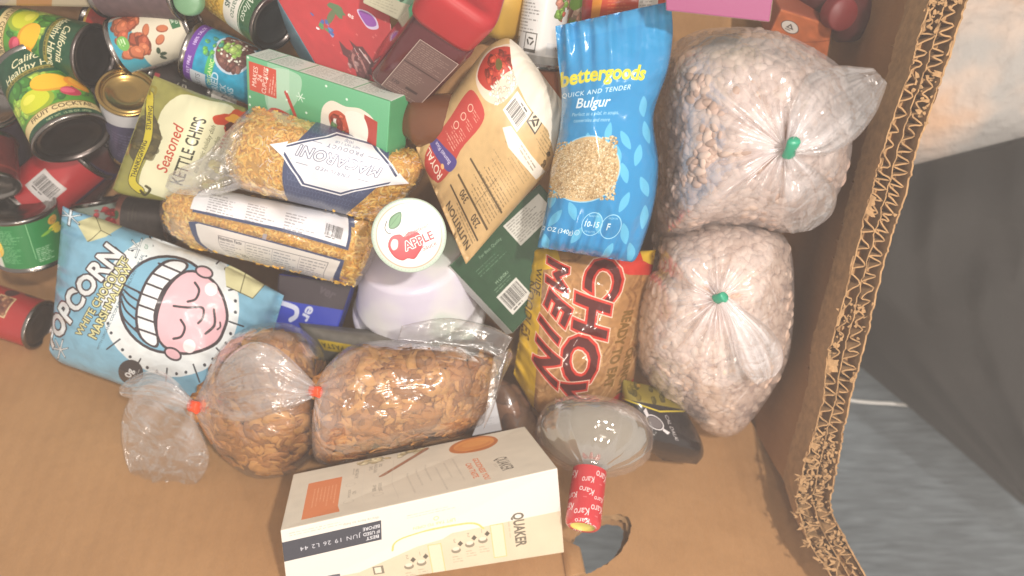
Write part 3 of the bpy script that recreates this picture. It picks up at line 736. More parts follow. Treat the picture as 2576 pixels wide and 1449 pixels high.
def refried():
    c = Canvas(430, 190, '#2191b4'); c.mottle(.05, 8, 3)
    c.rect(0, 0, 430, 26, '#6c3c9a'); c.text('FAT FREE', 190, 14, 8, '#d9c9ef', 0, .02); c.text('100% TALOS', 270, 14, 8, '#d9c9ef', 0, .02)
    c.rect(90, 20, 92, 44, '#c7cfd8'); c.text('PRODUTS', 136, 42, 13, '#6d7480')
    c.rect(185, 60, 60, 22, '#4fae62'); c.text('ORGANIC', 190, 74, 11, '#d9e8a0', 0, .01)
    c.text('REFRIED', 150, 90, 19, '#c4dbe8', 0, .02); c.text('BLACK', 140, 114, 17, '#bcd3e2', 0, .02); c.text('BEANS', 140, 136, 17, '#bcd3e2', 0, .02)
    c.ell(262, 118, 56, 54, '#b9c4d2'); c.ell(262, 118, 50, 48, '#6a4440'); c.blobs(220, 80, 84, 76, 60, ['#6b423c', '#845a50', '#553430'], 6, 12, 5)
    c.blobs(235, 85, 76, 60, 40, ['#e8e4d4', '#d9dccb'], 2, 4, 6); c.blobs(250, 90, 40, 40, 14, ['#84ad4a', '#a8c46a', '#4f8336'], 6, 12, 7)
    c.blobs(230, 40, 50, 40, 14, ['#3f8a78', '#69b04a'], 4, 9, 9)
    return printed('refried_label', c, .3)
can((486, 128, -.040), (668, 205, -.038), .0248, refried(), 'blue can of refried black beans with a purple band at its end', roll=-.15)
def garbanzo():
    c = Canvas(430, 190, '#d9d6cc'); c.rect(0, 84, 430, 80, '#cfa84a'); c.blobs(60, 90, 320, 68, 190, ['#d9b04c', '#c79a3a', '#e3c064'], 6, 10, 3)
    c.text('Garbanzo', 225, 52, 15, '#5f7466', 0, .005); c.text('BEANS', 220, 72, 14, '#4d5d58', 0, .03)
    c.poly([(0, 0), (430, 0), (430, 34), (200, 40), (0, 34)], '#2f5b38'); c.text('Alloso', 225, 20, 17, '#d8dccd', 0, .0, shear=.4); c.line([(60, 36), (380, 34)], 2, '#cfd6c4')
    return printed('garbanzo_label', c, .35)
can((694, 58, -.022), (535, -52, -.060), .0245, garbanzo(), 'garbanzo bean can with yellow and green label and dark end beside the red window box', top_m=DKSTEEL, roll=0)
def simple_label(nm, bg, bands=(), fn=None, rough=.35, w=420, h=190):
    c = Canvas(w, h, bg); c.mottle(.05, 9, len(nm))
    for y, hh, col in bands: c.rect(0, y, w, hh, col)
    if fn: fn(c)
    return printed(nm, c, rough)
def goldcan(c):
    c.blob([(0, 8), (100, 50), (200, 38), (260, 52), (420, 30), (420, -10), (0, -10)], '#c9c9cc'); c.lines(120, 70, 150, 9, 11, '#8d8aa8', 4, .6); c.text('Soup', 280, 30, 12, '#7d7f92')
can((321, 230, -.022), (345, 372, -.085), .0238, simple_label('navy_label', '#4a4763', (), goldcan), 'standing can with a gold lid between the fruit cocktail can and the olive chips bag', metal=GOLD, end_m=STEEL, top_m=GOLD, name='food_can')
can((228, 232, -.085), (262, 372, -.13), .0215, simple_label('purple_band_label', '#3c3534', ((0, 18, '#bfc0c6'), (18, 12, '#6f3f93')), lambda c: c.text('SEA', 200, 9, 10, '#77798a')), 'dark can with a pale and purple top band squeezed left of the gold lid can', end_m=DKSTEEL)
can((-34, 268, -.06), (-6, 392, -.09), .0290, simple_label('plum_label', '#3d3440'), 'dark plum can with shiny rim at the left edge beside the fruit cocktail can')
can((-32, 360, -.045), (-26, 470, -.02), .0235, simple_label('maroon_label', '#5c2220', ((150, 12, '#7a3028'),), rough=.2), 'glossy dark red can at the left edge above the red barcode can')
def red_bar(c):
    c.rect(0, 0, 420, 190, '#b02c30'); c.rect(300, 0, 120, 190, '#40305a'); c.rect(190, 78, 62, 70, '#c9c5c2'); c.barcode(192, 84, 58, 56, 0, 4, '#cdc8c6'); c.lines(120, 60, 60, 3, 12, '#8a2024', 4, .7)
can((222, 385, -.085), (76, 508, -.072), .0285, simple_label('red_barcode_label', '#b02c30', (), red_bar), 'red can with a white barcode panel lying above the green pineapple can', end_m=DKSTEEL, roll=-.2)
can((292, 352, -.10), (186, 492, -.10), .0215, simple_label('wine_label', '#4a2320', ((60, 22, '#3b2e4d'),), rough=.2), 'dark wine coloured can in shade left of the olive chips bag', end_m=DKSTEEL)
def pineapple(c):
    c.rect(0, 0, 600, 220, '#1f7a3c'); c.rect(0, 0, 215, 220, '#d9d5cc'); c.lines(130, 20, 60, 4, 12, '#6a6590', 4, .8); c.ell(185, 120, 50, 60, '#e8b02a', 1); c.ell(200, 100, 34, 40, '#f2c93c', 1); c.rect(215, 0, 3, 220, '#bcd2b2')
    c.lines(225, 26, 74, 9, 8, '#a6cfa4', 3.4, .7); c.lines(225, 104, 60, 12, 7.6, '#a6cfa4', 3.2, .7, 0, 4); c.line([(312, 0), (312, 180)], 1.5, '#9ccf9c'); c.lines(318, 130, 46, 8, 9, '#d9e8cf', 4, .8, 0, 6)
    c.ell(392, 30, 20, 20, '#d9a13e'); c.lines(380, 22, 24, 4, 6, '#7a5622', 3, .8); c.ell(394, 66, 26, 15, '#e3cf37', 1, 10); c.ell(404, 88, 22, 13, '#e6d544', 1, 15); c.ell(362, 72, 22, 7, '#7eb23c', 1, -20)
can((46, 520, -.034), (86, 642, -.048), .0305, simple_label('pineapple_label', '#1f7a3c', (), pineapple, w=600, h=220), 'short green can with yellow fruit on its label at the left edge', roll=-.1)
def redstew(c):
    c.grade('#b8332f', '#a32a2a'); 
    for k in range(4): c.ring(150, 40 + k * 3, 60 + k * 16, 3, '#d9857a', 14 + k * 3)
    c.rect(190, 92, 62, 46, '#cdb68c'); c.rect(194, 96, 54, 38, '#7a4a38'); c.blobs(196, 98, 50, 34, 20, ['#9a6a4e', '#6a3a2c', '#b88a66'], 4, 8, 4)
    c.ell(272, 110, 20, 16, '#4a2a2c'); c.lines(140, 70, 40, 6, 10, '#e6b9a8', 4, .6); c.ell(300, 150, 20, 20, '#5a3432'); c.blobs(285, 140, 26, 20, 8, ['#8a5a4a'], 3, 5, 7)
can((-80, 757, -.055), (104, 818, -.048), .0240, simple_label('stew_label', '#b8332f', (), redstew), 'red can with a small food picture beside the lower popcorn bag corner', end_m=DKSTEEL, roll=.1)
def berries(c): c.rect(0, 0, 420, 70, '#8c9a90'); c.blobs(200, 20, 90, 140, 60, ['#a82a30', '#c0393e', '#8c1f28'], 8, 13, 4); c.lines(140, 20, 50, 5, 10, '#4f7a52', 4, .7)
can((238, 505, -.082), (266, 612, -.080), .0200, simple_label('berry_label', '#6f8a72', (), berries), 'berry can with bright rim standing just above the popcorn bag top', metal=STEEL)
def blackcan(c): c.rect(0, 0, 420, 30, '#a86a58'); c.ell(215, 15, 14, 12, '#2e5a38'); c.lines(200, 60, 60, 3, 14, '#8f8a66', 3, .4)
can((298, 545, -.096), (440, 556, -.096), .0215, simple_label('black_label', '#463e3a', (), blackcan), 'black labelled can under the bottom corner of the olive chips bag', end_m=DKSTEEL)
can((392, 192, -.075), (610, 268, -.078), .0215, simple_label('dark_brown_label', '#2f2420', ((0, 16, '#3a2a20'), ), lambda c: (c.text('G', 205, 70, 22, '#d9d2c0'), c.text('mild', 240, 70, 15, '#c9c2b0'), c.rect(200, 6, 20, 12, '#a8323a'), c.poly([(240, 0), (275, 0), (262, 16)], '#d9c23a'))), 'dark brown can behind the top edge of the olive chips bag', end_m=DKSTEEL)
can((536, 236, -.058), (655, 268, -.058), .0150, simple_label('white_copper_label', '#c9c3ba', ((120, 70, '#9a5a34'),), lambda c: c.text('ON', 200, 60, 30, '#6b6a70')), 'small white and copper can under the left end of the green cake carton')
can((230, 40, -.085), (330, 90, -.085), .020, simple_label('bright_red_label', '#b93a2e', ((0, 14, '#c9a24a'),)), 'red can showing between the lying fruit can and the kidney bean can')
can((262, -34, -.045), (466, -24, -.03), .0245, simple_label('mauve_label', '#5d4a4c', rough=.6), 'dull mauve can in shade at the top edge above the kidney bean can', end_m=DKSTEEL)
# things along the top edge, left
def carton_canvas(nm, w, h, bg, fn=None, **k):
    c = Canvas(w, h, bg); (fn(c) if fn else None); return printed(nm, c, k.get('rough', .4), coat=k.get('coat', .0), paper=True)
TAN = plain('tan_card', '#8a6a45', .6); CREAM = plain('cream_card', '#b0a38a', .5)
tag(prism('tan_carton', [(-60, -70, -.02), (285, -80, -.02), (272, 22, -.035), (-60, 16, -.035)], .05,
      [carton_canvas('tan_carton_print', 345, 95, '#a3967c', lambda c: (c.rect(105, 0, 92, 95, '#9c6e3a'), c.ell(50, 50, 44, 48, '#9a8d7e'))), TAN], bevel=.003),
    'cream and tan carton lying across the top left corner', 'carton')
tag(link('mint_lid', *(lambda c: ([c + Vector((.012 * math.cos(a) * k, .012 * math.sin(a) * k, zz)) for k, zz in ((1, 0), (1, .008), (.85, .010), (.01, .010)) for a in np.linspace(0, 6.283, 24, endpoint=False)],  # round plastic lid disc, no cup below it
     [(r * 24 + i, r * 24 + (i + 1) % 24, r * 24 + 24 + (i + 1) % 24, r * 24 + 24 + i) for r in range(3) for i in range(24)]))(unp(480, 2, -.02)), plain('mint_plastic', '#6f9a74', .4), smooth=True),
    'small pale green plastic lid at the top edge above the kidney bean can', 'cup')
# ------------------------------------------------------------------ printed bags and pouches
ICO1, ICO2, ELB = ico(1), ico(2), elbow()
def TT(o, label, cat, group=None): return tag(o, label, cat, group)
def at_center(rows, z=0.):
    xs = [r[0] for r in rows] + [r[2] for r in rows]; ys = [r[1] for r in rows] + [r[3] for r in rows]
    p = unp(sum(xs) / len(xs), sum(ys) / len(ys), min(r[4] for r in rows)); return p
# olive kettle chips bag
c = Canvas(310, 240, '#8d8a48'); c.mottle(.03, 14, 5)
c.blob([(20, 70), (60, 48), (140, 52), (230, 44), (290, 70), (300, 130), (295, 190), (200, 215), (90, 210), (10, 180)], '#d9d7b4')
c.blob([(96, 14), (120, 6), (160, 4), (196, 14), (228, 10), (214, 36), (188, 52), (160, 64), (120, 62), (104, 46), (84, 40)], '#4d4628'); c.blobs(104, 12, 100, 42, 26, ['#5a5230', '#474026', '#675d36'], 8, 16, 3, .6)
c.curve([(20, 60), (40, 36), (90, 34), (160, 36), (230, 18), (262, 8)], 19, '#3c3718'); c.curve([(20, 60), (40, 36), (90, 34), (160, 36), (230, 18), (262, 8)], 16, '#c9b92f')
c.curve([(262, 8), (280, 4), (282, 16), (268, 18)], 6, '#8a7f2c'); c.curve([(20, 60), (10, 74), (26, 80), (34, 68)], 6, '#4a4322')
for k, (w_, x0, y0, r) in enumerate((('THANKSGIVING', 98, 34, -1), ('STUFFING', 206, 25, -13))): c.text(w_, x0, y0, 10.5, '#2d2912', r, .014, sx=.92)
c.text('Seasoned', 146, 88, 25, '#b4412c', 0, .008, shear=.35, sx=.98); c.text('KETTLE CHIPS', 152, 127, 29, '#3a3a2c', -1, .012, sx=.74)
c.text('the classic holiday dish', 170, 158, 10.5, '#6a694e', 0, 0, shear=.35); c.text('rich potato chip', 165, 176, 10.5, '#6a694e', 0, 0, shear=.35)
for x, y, r, col in ((262, 176, 24, '#c0462a'), (240, 200, 22, '#b83a26'), (284, 200, 22, '#c9522c'), (262, 214, 20, '#e0912e'), (268, 196, 20, '#e6a83c'), (250, 190, 12, '#5a2c1c'), (215, 212, 16, '#c24a30')): c.ell(x, y, r, r * .75, col, 1, x * 3 % 90, 24, .22, int(x))
for k in range(7): c.ell(190 + k * 5, 188 + (k * 7) % 14, 3, 3, '#b3402a')
c.blobs(60, 196, 130, 40, 12, ['#d9c84a', '#e3d66a', '#cdb93c'], 14, 24, 9, .9)
c.text('TRADER', 110, 6, 6, '#a8603a', 0); c.rect(0, 0, 310, 3, '#b5b06a')
chips, _ = pillow('chips_bag', [(283, 474, 388, 190, .0, .0, .004), (300, 486, 402, 196, .0, .0, .010), (345, 497, 450, 215, .0, .0, .020), (410, 507, 515, 240, .0, .0, .026), (470, 530, 580, 258, -.01, -.01, .022), (540, 560, 655, 285, -.03, -.03, .0)],
    printed('chips_print', c, .22, crink=.7, bscale=.5), 60, 50, wr=.0035, ws=22, seed=1, pucker=.004)
TT(chips, 'olive green bag of seasoned kettle chips with a turkey and yellow ribbon, under the macaroni', 'snack bag')

# macaroni bags
PASTA_IN = plain('pasta_mass', '#d9a23c', .6, bs=.8, bscale=160, bdist=.003, var=.2)
PASTA = [plain('pasta', '#f2bf50', .45, var=.1, sss=0), plain('pasta_b', '#e8b044', .45, var=.1), plain('pasta_c', '#f5d070', .45, var=.08)]
def filled(name, rows, printed_m, label, cat, in_m, protos, mats, n, size, sq, piece, group=None, mask=None, single=300, fcon=.955, foff=-.0002, nu=44, nv=44, inset=.0045, seed=1, tilt=.8, **k):
    t = empty(name, at_center(rows), label, cat, group)
    pillow('film', rows, printed_m, nu, nv, t, milk=k.pop('milk', None), wr=k.pop('wr', .0022), ws=k.pop('ws', 30), seed=seed, **k)
    cx = sum(r[0] + r[2] for r in rows) / 2 / len(rows); cy = sum(r[1] + r[3] for r in rows) / 2 / len(rows)
    f = fcon; R2 = [(cx + (a - cx) * f, cy + (b - cy) * f, cx + (d - cx) * f, cy + (e - cy) * f, z1, z2, max(0, h - inset)) for a, b, d, e, z1, z2, h in rows]
    _, top = pillow(piece + '_mass', R2, in_m, 24, 24, t, **{x: y for x, y in k.items() if x in ('p', 'q')}); t.children  # body of contents
    scatter(t, piece, protos, mats, rspots(n, lambda u, v: gpt(top, u, v), lambda u, v: gnrm(top, u, v), size, sq, seed, tilt, foff, .0009, mask), single)
    return t, top
NAVY = '#47506e'
c = Canvas(440, 210, '#ffffff', 0)
c.poly([(92, 0), (275, 0), (300, 105), (280, 210), (95, 210), (75, 105)], NAVY)
for i in range(-2, 26):
    for j in range(-1, 18):
        x, y = 92 + i * 9 + (j % 2) * 4.5, j * 13
        if 92 < x < 278 and 0 < y < 210: c.line([(x, y), (x + 4.5, y + 4), (x + 4.5, y + 10)], .8, '#77809c', .8); c.line([(x, y), (x - 4.5, y + 4)], .8, '#77809c', .8)
def dia(k, col, cx=180, cy=122, a=140, b=70): c.poly([(cx - a * k, cy), (cx - 40 * k, cy - b * k), (cx + 55 * k, cy - b * k), (cx + a * k, cy), (cx + 40 * k, cy + b * k), (cx - 50 * k, cy + b * k)], col)
dia(1.06, '#e6e6ea'); dia(1.02, NAVY); dia(.96, '#e6e6ea'); dia(.93, '#e1e2e8')
c.poly([(20, 122), (60, 102), (52, 142)], '#e6e6ea'); c.poly([(344, 122), (304, 102), (310, 142)], '#e6e6ea'); c.off = (0, 14)
c.text('MACARONI', 186, 114, 27, '#e6e6ea', 0, .01, sx=.9, sp=1.08, out=('#5f6684', .045))
c.text('ENRICHED', 186, 84, 9, '#6f7590', 0, 0, sp=1.4); c.text('PRODUCT', 186, 145, 10, '#6f7590', 0, 0, sp=1.4); c.line([(100, 84), (128, 84)], 1.2, '#6f7590'); c.line([(244, 84), (272, 84)], 1.2, '#6f7590'); c.line([(105, 145), (132, 145)], 1.2, '#6f7590'); c.line([(240, 145), (268, 145)], 1.2, '#6f7590')
c.text('NET WT 1 LB', 186, 160, 7, '#7d82a0'); c.text('(453g)', 186, 169, 6, '#7d82a0')
c.off = (0, 0)
R_ = random.Random(5)
for gx, gy, s_ in ((45, 40, 1), (48, 150, 1), (330, 60, -1), (352, 140, -1)):
    for k in range(16):
        x, y = gx + R_.uniform(-22, 22), gy + R_.uniform(-36, 36); c.line([(x, y), (x + R_.uniform(-14, 14), y + R_.uniform(-14, 14))], 1.1, '#efe6d2', .55)
mac_print = printed('macaroni_print', c, .32, crink=.35, clear=True, milk=.12)
lab = lambda u, v, R: not (.24 < u < .60)
UP = [(940, 556, 600, 476, .030, .030, .010), (962, 548, 575, 446, .032, .032, .024), (1012, 512, 556, 392, .036, .032, .034), (1058, 458, 580, 322, .038, .032, .034), (1072, 412, 612, 286, .036, .03, .026), (1068, 380, 640, 266, .034, .03, .004)]
mb, _ = filled('macaroni_bag', UP, mac_print, 'clear macaroni bag with a navy band and an upside down white diamond label', 'pasta bag', PASTA_IN, [ELB], PASTA, 900, .0041, (1, 1), 'elbow_pasta', 'bags of macaroni', None, seed=3, wr=.0045, ws=22, pucker=.006)
pillow('bag_end', [(618, 290, 606, 474, .034, .034, .012), (575, 325, 560, 488, .040, .036, .012), (512, 392, 500, 492, .044, .038, .007), (450, 424, 436, 486, .044, .036, .003), (425, 440, 416, 470, .04, .034, .0)], FILM_T, 40, 40, mb, pleat=.004, pf=8, wr=.0035, ws=45, seed=31)
c = Canvas(540, 180, '#ffffff', 0)
c.poly([(240, -4), (480, 0), (480, 36), (300, 30), (240, 22)], NAVY)
c.poly([(84, 10), (100, 0), (470, 10), (474, 84), (300, 74), (80, 70)], NAVY); c.poly([(92, 8), (106, -4), (464, 12), (466, 78), (300, 66), (74, 62), (78, 28)], '#e3e2e6')
c.lines(116, 12, 70, 8, 7, '#77757c', 2.6, .7, 4); c.lines(212, 20, 74, 7, 7, '#77757c', 2.6, .7, 4); c.lines(308, 28, 80, 7, 7, '#77757c', 2.6, .7, 4); c.barcode(404, 36, 52, 34, 6, 2, '#dcdbe0')
c.poly([(74, 102), (92, 96), (474, 106), (490, 180), (70, 172), (82, 140)], NAVY); c.poly([(92, 104), (100, 100), (466, 110), (468, 180), (84, 176), (96, 140)], '#ddd8d2')
c.ring(0, 0, 1, .1, '#fff'); c.rect(150, 118, 290, 52, '#7d7a7c'); c.rect(151.5, 119.5, 287, 49, '#dcd7d1'); c.text('Nutrition Facts', 182, 124, 7, '#4a484c', 0, .02); c.lines(154, 132, 60, 5, 7, '#77757c', 2.4, .8); c.text('210', 206, 158, 9, '#4a484c', 0, .03)
for k in range(3): c.lines(226 + k * 72, 124, 66, 6, 7, '#77757c', 2.4, .8, 0, k)
c.line([(222, 120), (222, 168)], 1, '#77757c'); c.line([(294, 120), (294, 168)], 1, '#77757c'); c.line([(366, 120), (366, 168)], 1, '#77757c')
c.rect(262, 88, 10, 14, '#8f8a92', .8)
LOW = [(424, 462, 940, 540, .010, .018, .004), (412, 478, 952, 566, .010, .018, .020), (404, 510, 950, 616, .008, .016, .032), (402, 545, 930, 672, .006, .014, .030), (420, 585, 905, 712, .002, .012, .016), (480, 622, 893, 722, .0, .01, .0)]
filled('macaroni_bag', LOW, printed('macaroni_back_print', c, .34, crink=.35, clear=True, milk=.14), 'clear macaroni bag showing two long white text panels under its film', 'pasta bag', PASTA_IN, [ELB], PASTA, 900, .0041, (1, 1), 'elbow_pasta', 'bags of macaroni', None, seed=8, wr=.004, ws=22, pucker=.005)

# popcorn bag
c = Canvas(390, 570, '#7fb2cc'); c.mottle(.02, 20, 6)
c.off = (30, -48); c.ell(210, 345, 180, 172, '#e2e8ea'); c.mottle(.01, 12, 2)
for k in range(40):
    a = k * 6.283 / 40
    if k % 3: c.ell(210 + 172 * math.cos(a), 345 + 162 * math.sin(a), 4, None, '#3a3d44')
    else: c.line([(210 + 160 * math.cos(a), 345 + 150 * math.sin(a)), (210 + 205 * math.cos(a), 345 + 190 * math.sin(a))], 4, '#3a3d44')
DK = '#41383d'
# plain cartoon sleeper in a striped woollen cap
c.ell(210, 335, 128, 118, DK); c.ell(210, 335, 121, 111, '#7fb2cc')
for k in range(5): c.curve([(110 + k * 25, 300), (135 + k * 20, 250), (170 + k * 12, 226)], 5, DK)
for k in range(9):
    a = 3.35 + k * .345; x0, y0 = 210 + 96 * math.cos(a), 345 + 66 * math.sin(a); x1, y1 = 210 + 120 * math.cos(a), 340 + 100 * math.sin(a)
c.blob([(92, 330), (110, 292), (170, 268), (250, 268), (312, 292), (330, 330), (318, 352), (250, 320), (170, 320), (104, 352)], DK); c.blob([(97, 330), (114, 298), (170, 274), (250, 274), (308, 298), (325, 330), (314, 345), (250, 313), (170, 313), (108, 345)], '#e4e9ec')
for k in range(1, 8): c.line([(92 + k * 30, 262 + abs(k - 4) * 7), (96 + k * 29, 330 + abs(k - 4) * 5)], 5, DK)
c.blob([(110, 350), (170, 318), (250, 318), (310, 350), (318, 400), (296, 450), (250, 486), (210, 492), (170, 486), (126, 450), (102, 400)], DK)
c.blob([(116, 352), (172, 325), (248, 325), (304, 352), (311, 400), (290, 446), (248, 479), (210, 485), (172, 479), (132, 446), (109, 400)], '#e0b4bd')
c.ell(98, 392, 16, 24, DK); c.ell(98, 392, 11, 19, '#e0b4bd'); c.ell(322, 392, 16, 24, DK); c.ell(322, 392, 11, 19, '#e0b4bd')
for x in (160, 262): c.curve([(x - 26, 380), (x - 12, 396), (x + 12, 396), (x + 26, 380)], 6, DK); c.ell(x + (-26 if x < 200 else 26), 424, 17, None, '#f2e3e6')
c.curve([(212, 352), (222, 385), (236, 420), (214, 430), (196, 424)], 6, DK); c.curve([(180, 452), (210, 464), (244, 450)], 6, DK); c.curve([(203, 474), (212, 478), (222, 474)], 4, DK)
c.off = (0, 0)
c.text('POPCORN', 176, 70, 47, '#e8ebec', 21, .035, sx=1.02, out=(DK, .06), sp=1.03)
c.text('WHITE CHOCOLATE', 200, 128, 18, '#dcd9a0', 13, .02, sx=.98, out=('#3c3a30', .07)); c.text('MARSHMALLOW', 196, 154, 20, '#dcd9a0', 9, .024, sx=1.0, out=('#3c3a30', .07))
c.text('WITH ORGANIC COCONUT OIL + HIMALAYAN PINK SALT', 206, 178, 7.5, '#4d6a7c', 7, .01)
c.ell(40, 262, 32, 32, '#3a3a40'); c.text('0g', 36, 258, 17, '#e2e6e8', 0, .03); c.lines(24, 274, 34, 2, 5, '#d8dcde', 2.5)
c.poly([(322, 60), (362, 30), (392, 60), (392, 130), (350, 100)], '#d3cfa0'); c.line([(322, 60), (362, 84), (392, 62)], 2, '#6e6a4c'); c.line([(362, 84), (358, 112)], 2, '#6e6a4c')
c.poly([(340, 410), (380, 390), (392, 400), (392, 500), (345, 480)], '#d6d2a4'); c.line([(340, 445), (392, 440)], 2.4, '#6e6a4c'); c.line([(340, 410), (345, 480), (392, 500)], 2.4, '#6e6a4c')
for x, y in ((352, 180), (30, 60), (372, 14)):
    for k in range(6): a = k * 1.047; c.line([(x, y), (x + 26 * math.cos(a), y + 26 * math.sin(a))], 5, '#4a5d68'); 
    for k in range(6): a = k * 1.047; c.line([(x, y), (x + 25 * math.cos(a), y + 25 * math.sin(a))], 2.6, '#e0e9ee')
c.ell(362, 196, 24, 14, '#dfe8ea'); c.text('GF', 362, 196, 8, '#5a8a78')
for k in range(40): c.line([(6 + k * 9.6, 552), (6 + k * 9.6, 570)], 1.2, '#6b9cb4', .7)
pop, _ = pillow('popcorn_bag', [(128, 868, 158, 518, -.010, .000, .002), (124, 880, 184, 530, -.008, .0, .014), (150, 910, 245, 548, -.004, .0, .030), (215, 935, 330, 578, .0, .0, .044), (330, 978, 462, 626, .005, .0, .050), (440, 1035, 580, 670, .01, .0, .046), (530, 1082, 668, 718, .012, .002, .030), (590, 1090, 704, 738, .014, .0, .006), (612, 1092, 714, 744, .014, .0, .0)],
    printed('popcorn_print', c, .24, crink=1.0, bscale=.8), 70, 70, wr=.006, ws=15, seed=4, p=2.2, pucker=.009)
TT(pop, 'pale blue popcorn bag with a smiling sleeping face in a striped cap', 'snack bag')

# tan rice pouch
c = Canvas(330, 400, '#c6a675'); c.mottle(.02, 10, 3)
c.rect(0, 0, 330, 7, '#b5935f'); c.text('NUTRITION', 90, 24, 20, '#4f402c', 0, .03, sx=.85); c.lines(24, 40, 150, 2, 7, '#6d5a3e', 2.6, .7)
c.line([(20, 54), (180, 54)], 4, '#4f402c'); c.text('230', 60, 68, 15, '#4f402c', 0, .02); c.text('390', 130, 70, 15, '#4f402c', 0, .02); c.line([(20, 82), (180, 82)], 5, '#5a4930')
c.lines(24, 90, 150, 9, 8, '#6d5a3e', 2.6, .75); c.line([(20, 128), (180, 128)], 5, '#5a4930'); c.line([(90, 84), (90, 160)], 1.4, '#6d5a3e'); c.lines(24, 166, 150, 4, 8, '#7d694a', 2.4, .6); c.ring(0, 0, 1, .1, '#fff')
c.lines(24, 210, 120, 6, 8, '#8a7553', 2.4, .6)
c.blob([(214, 22), (250, 8), (290, 14), (300, 60), (296, 130), (300, 200), (288, 226), (230, 222), (214, 190), (218, 120), (206, 70)], '#b8403a')
c.blob([(206, 66), (250, 54), (300, 52), (302, 72), (260, 84), (208, 94)], '#51448c'); c.text('Basmati Rice', 254, 72, 9.5, '#d9d2e8', -6, .01, shear=.2)
c.text('ROYAL', 258, 36, 21, '#ece0d2', 0, .012, sx=.85); c.ell(232, 56, 7, 5, '#e2b07a'); c.lines(232, 98, 56, 5, 7, '#e6c4ae', 2.6, .7); 
for k in range(3): c.ring(270 - k * 2, 140 + k * 28, 9, 2, '#e6c4ae'); c.lines(228, 132 + k * 28, 28, 3, 6, '#e6c4ae', 2.4, .7)
c.blob([(212, 260), (250, 238), (300, 245), (322, 290), (316, 350), (296, 392), (240, 398), (205, 350), (202, 300)], '#dbc8b4'); c.blob([(250, 262), (300, 252), (318, 300), (308, 360), (270, 384), (244, 350), (250, 310)], '#b0392c'); c.blobs(256, 268, 46, 96, 40, ['#c04a34', '#9c2c22', '#7a2a1c'], 6, 12, 4)
c.blobs(206, 256, 52, 110, 90, ['#e6dccb', '#d6c8b2', '#efe8da'], 3, 6, 6, .9, .4); c.ell(278, 318, 14, 10, '#5d5c2c', .9, 30)
c.rect(128, 262, 66, 58, '#e4e0da'); c.barcode(130, 264, 62, 54, 0, 9, '#e4e0da')
c.rect(86, 300, 40, 40, '#3e372c'); c.rect(89, 303, 34, 30, '#d9cbb2')
for k in range(3): a = k * 2.094; c.line([(106 + 10 * math.cos(a), 318 + 10 * math.sin(a)), (106 + 10 * math.cos(a + 1.4), 318 + 10 * math.sin(a + 1.4))], 5, '#3e372c')
c.line([(92, 332), (122, 304)], 2.4, '#3e372c'); c.lines(30, 290, 50, 8, 7, '#7d694a', 2.4, .7); c.poly([(8, 240), (120, 225), (165, 238), (150, 258), (60, 262), (4, 270)], '#e3ddd2'); c.lines(30, 244, 100, 2, 8, '#8c8576', 3.4, .8)
c.rect(14, 322, 34, 44, '#ddd9c8'); c.text('CRP', 30, 335, 9, '#5a7a56', 0, .01); c.poly([(18, 360), (30, 344), (44, 360)], '#7fa276')
c.poly([(0, 306), (60, 330), (150, 322), (206, 330), (330, 384), (330, 400), (0, 400)], '#e2dacb'); c.blobs(10, 270, 20, 40, 3, ['#6d5a3e'], 6, 8, 4)
roy, _ = pillow('rice_pouch', [(1172, 664, 1046, 371, .040, .040, .0), (1180, 656, 1052, 364, .040, .040, .002), (1258, 566, 1102, 288, .045, .042, .020), (1332, 482, 1160, 205, .05, .045, .026), (1392, 412, 1214, 132, .052, .046, .024), (1420, 350, 1250, 104, .052, .046, .018), (1430, 305, 1284, 98, .05, .045, .012), (1420, 262, 1322, 132, .05, .045, .0)],
    printed('rice_print', c, .42, crink=.35, bscale=.5), 50, 60, wr=.003, ws=16, seed=7, p=3.2, pucker=.004)
TT(roy, 'matte tan rice pouch lying tilted between the red topped jar and the blue bulgur bag', 'food pouch')

# blue bulgur bag
c = Canvas(285, 610, '#2f86bd'); c.grade('#3a8cc0', '#2b82ba', 0, 610, .6); c.rect(0, 0, 285, 46, '#3f8fc2', .8)
c.text('bettergoods', 114, 142, 33, '#d8cd3c', 8, .035, sx=.98, arc=10); c.text('QUICK AND TENDER', 96, 184, 12.5, '#c9e2ee', 6, .008, sp=1.15); c.text('Bulgur', 92, 212, 27, '#dbeaf2', 8, .012)
c.text('Perfect as a pilaf, in soups,', 104, 244, 9.5, '#a9d0e4', 7); c.text('casseroles and more', 96, 260, 9.5, '#a9d0e4', 7)
R_ = random.Random(3)
for x, y, r in ((40, 332, 60), (92, 318, 80), (150, 300, 100), (200, 322, 60), (232, 360, 110), (262, 310, 80), (196, 400, 70), (252, 432, 60), (205, 470, 110), (266, 500, 80), (150, 522, 70), (30, 520, 120), (72, 498, 60), (228, 540, 60), (100, 560, 110), (20, 590, 70), (200, 590, 100), (262, 580, 60), (246, 250, 70), (176, 355, 80), (12, 470, 95)):
    a = math.radians(r); dx, dy = math.cos(a), math.sin(a); L = 26
    c.blob([(x - dx * L, y - dy * L), (x - dy * 11, y + dx * 11), (x + dx * L, y + dy * L), (x + dy * 11, y - dx * 11)], '#5fb0d6', .9)
c.off = (3, -34)
c.ell(84, 422, 98, 88, '#8fc0d8'); c.ell(84, 422, 95, 85, '#c2a77e'); c.blobs(-5, 345, 178, 154, 1500, ['#cdb58d', '#b99b70', '#d9c5a2', '#a98a60'], 2.2, 4, 5, .8)
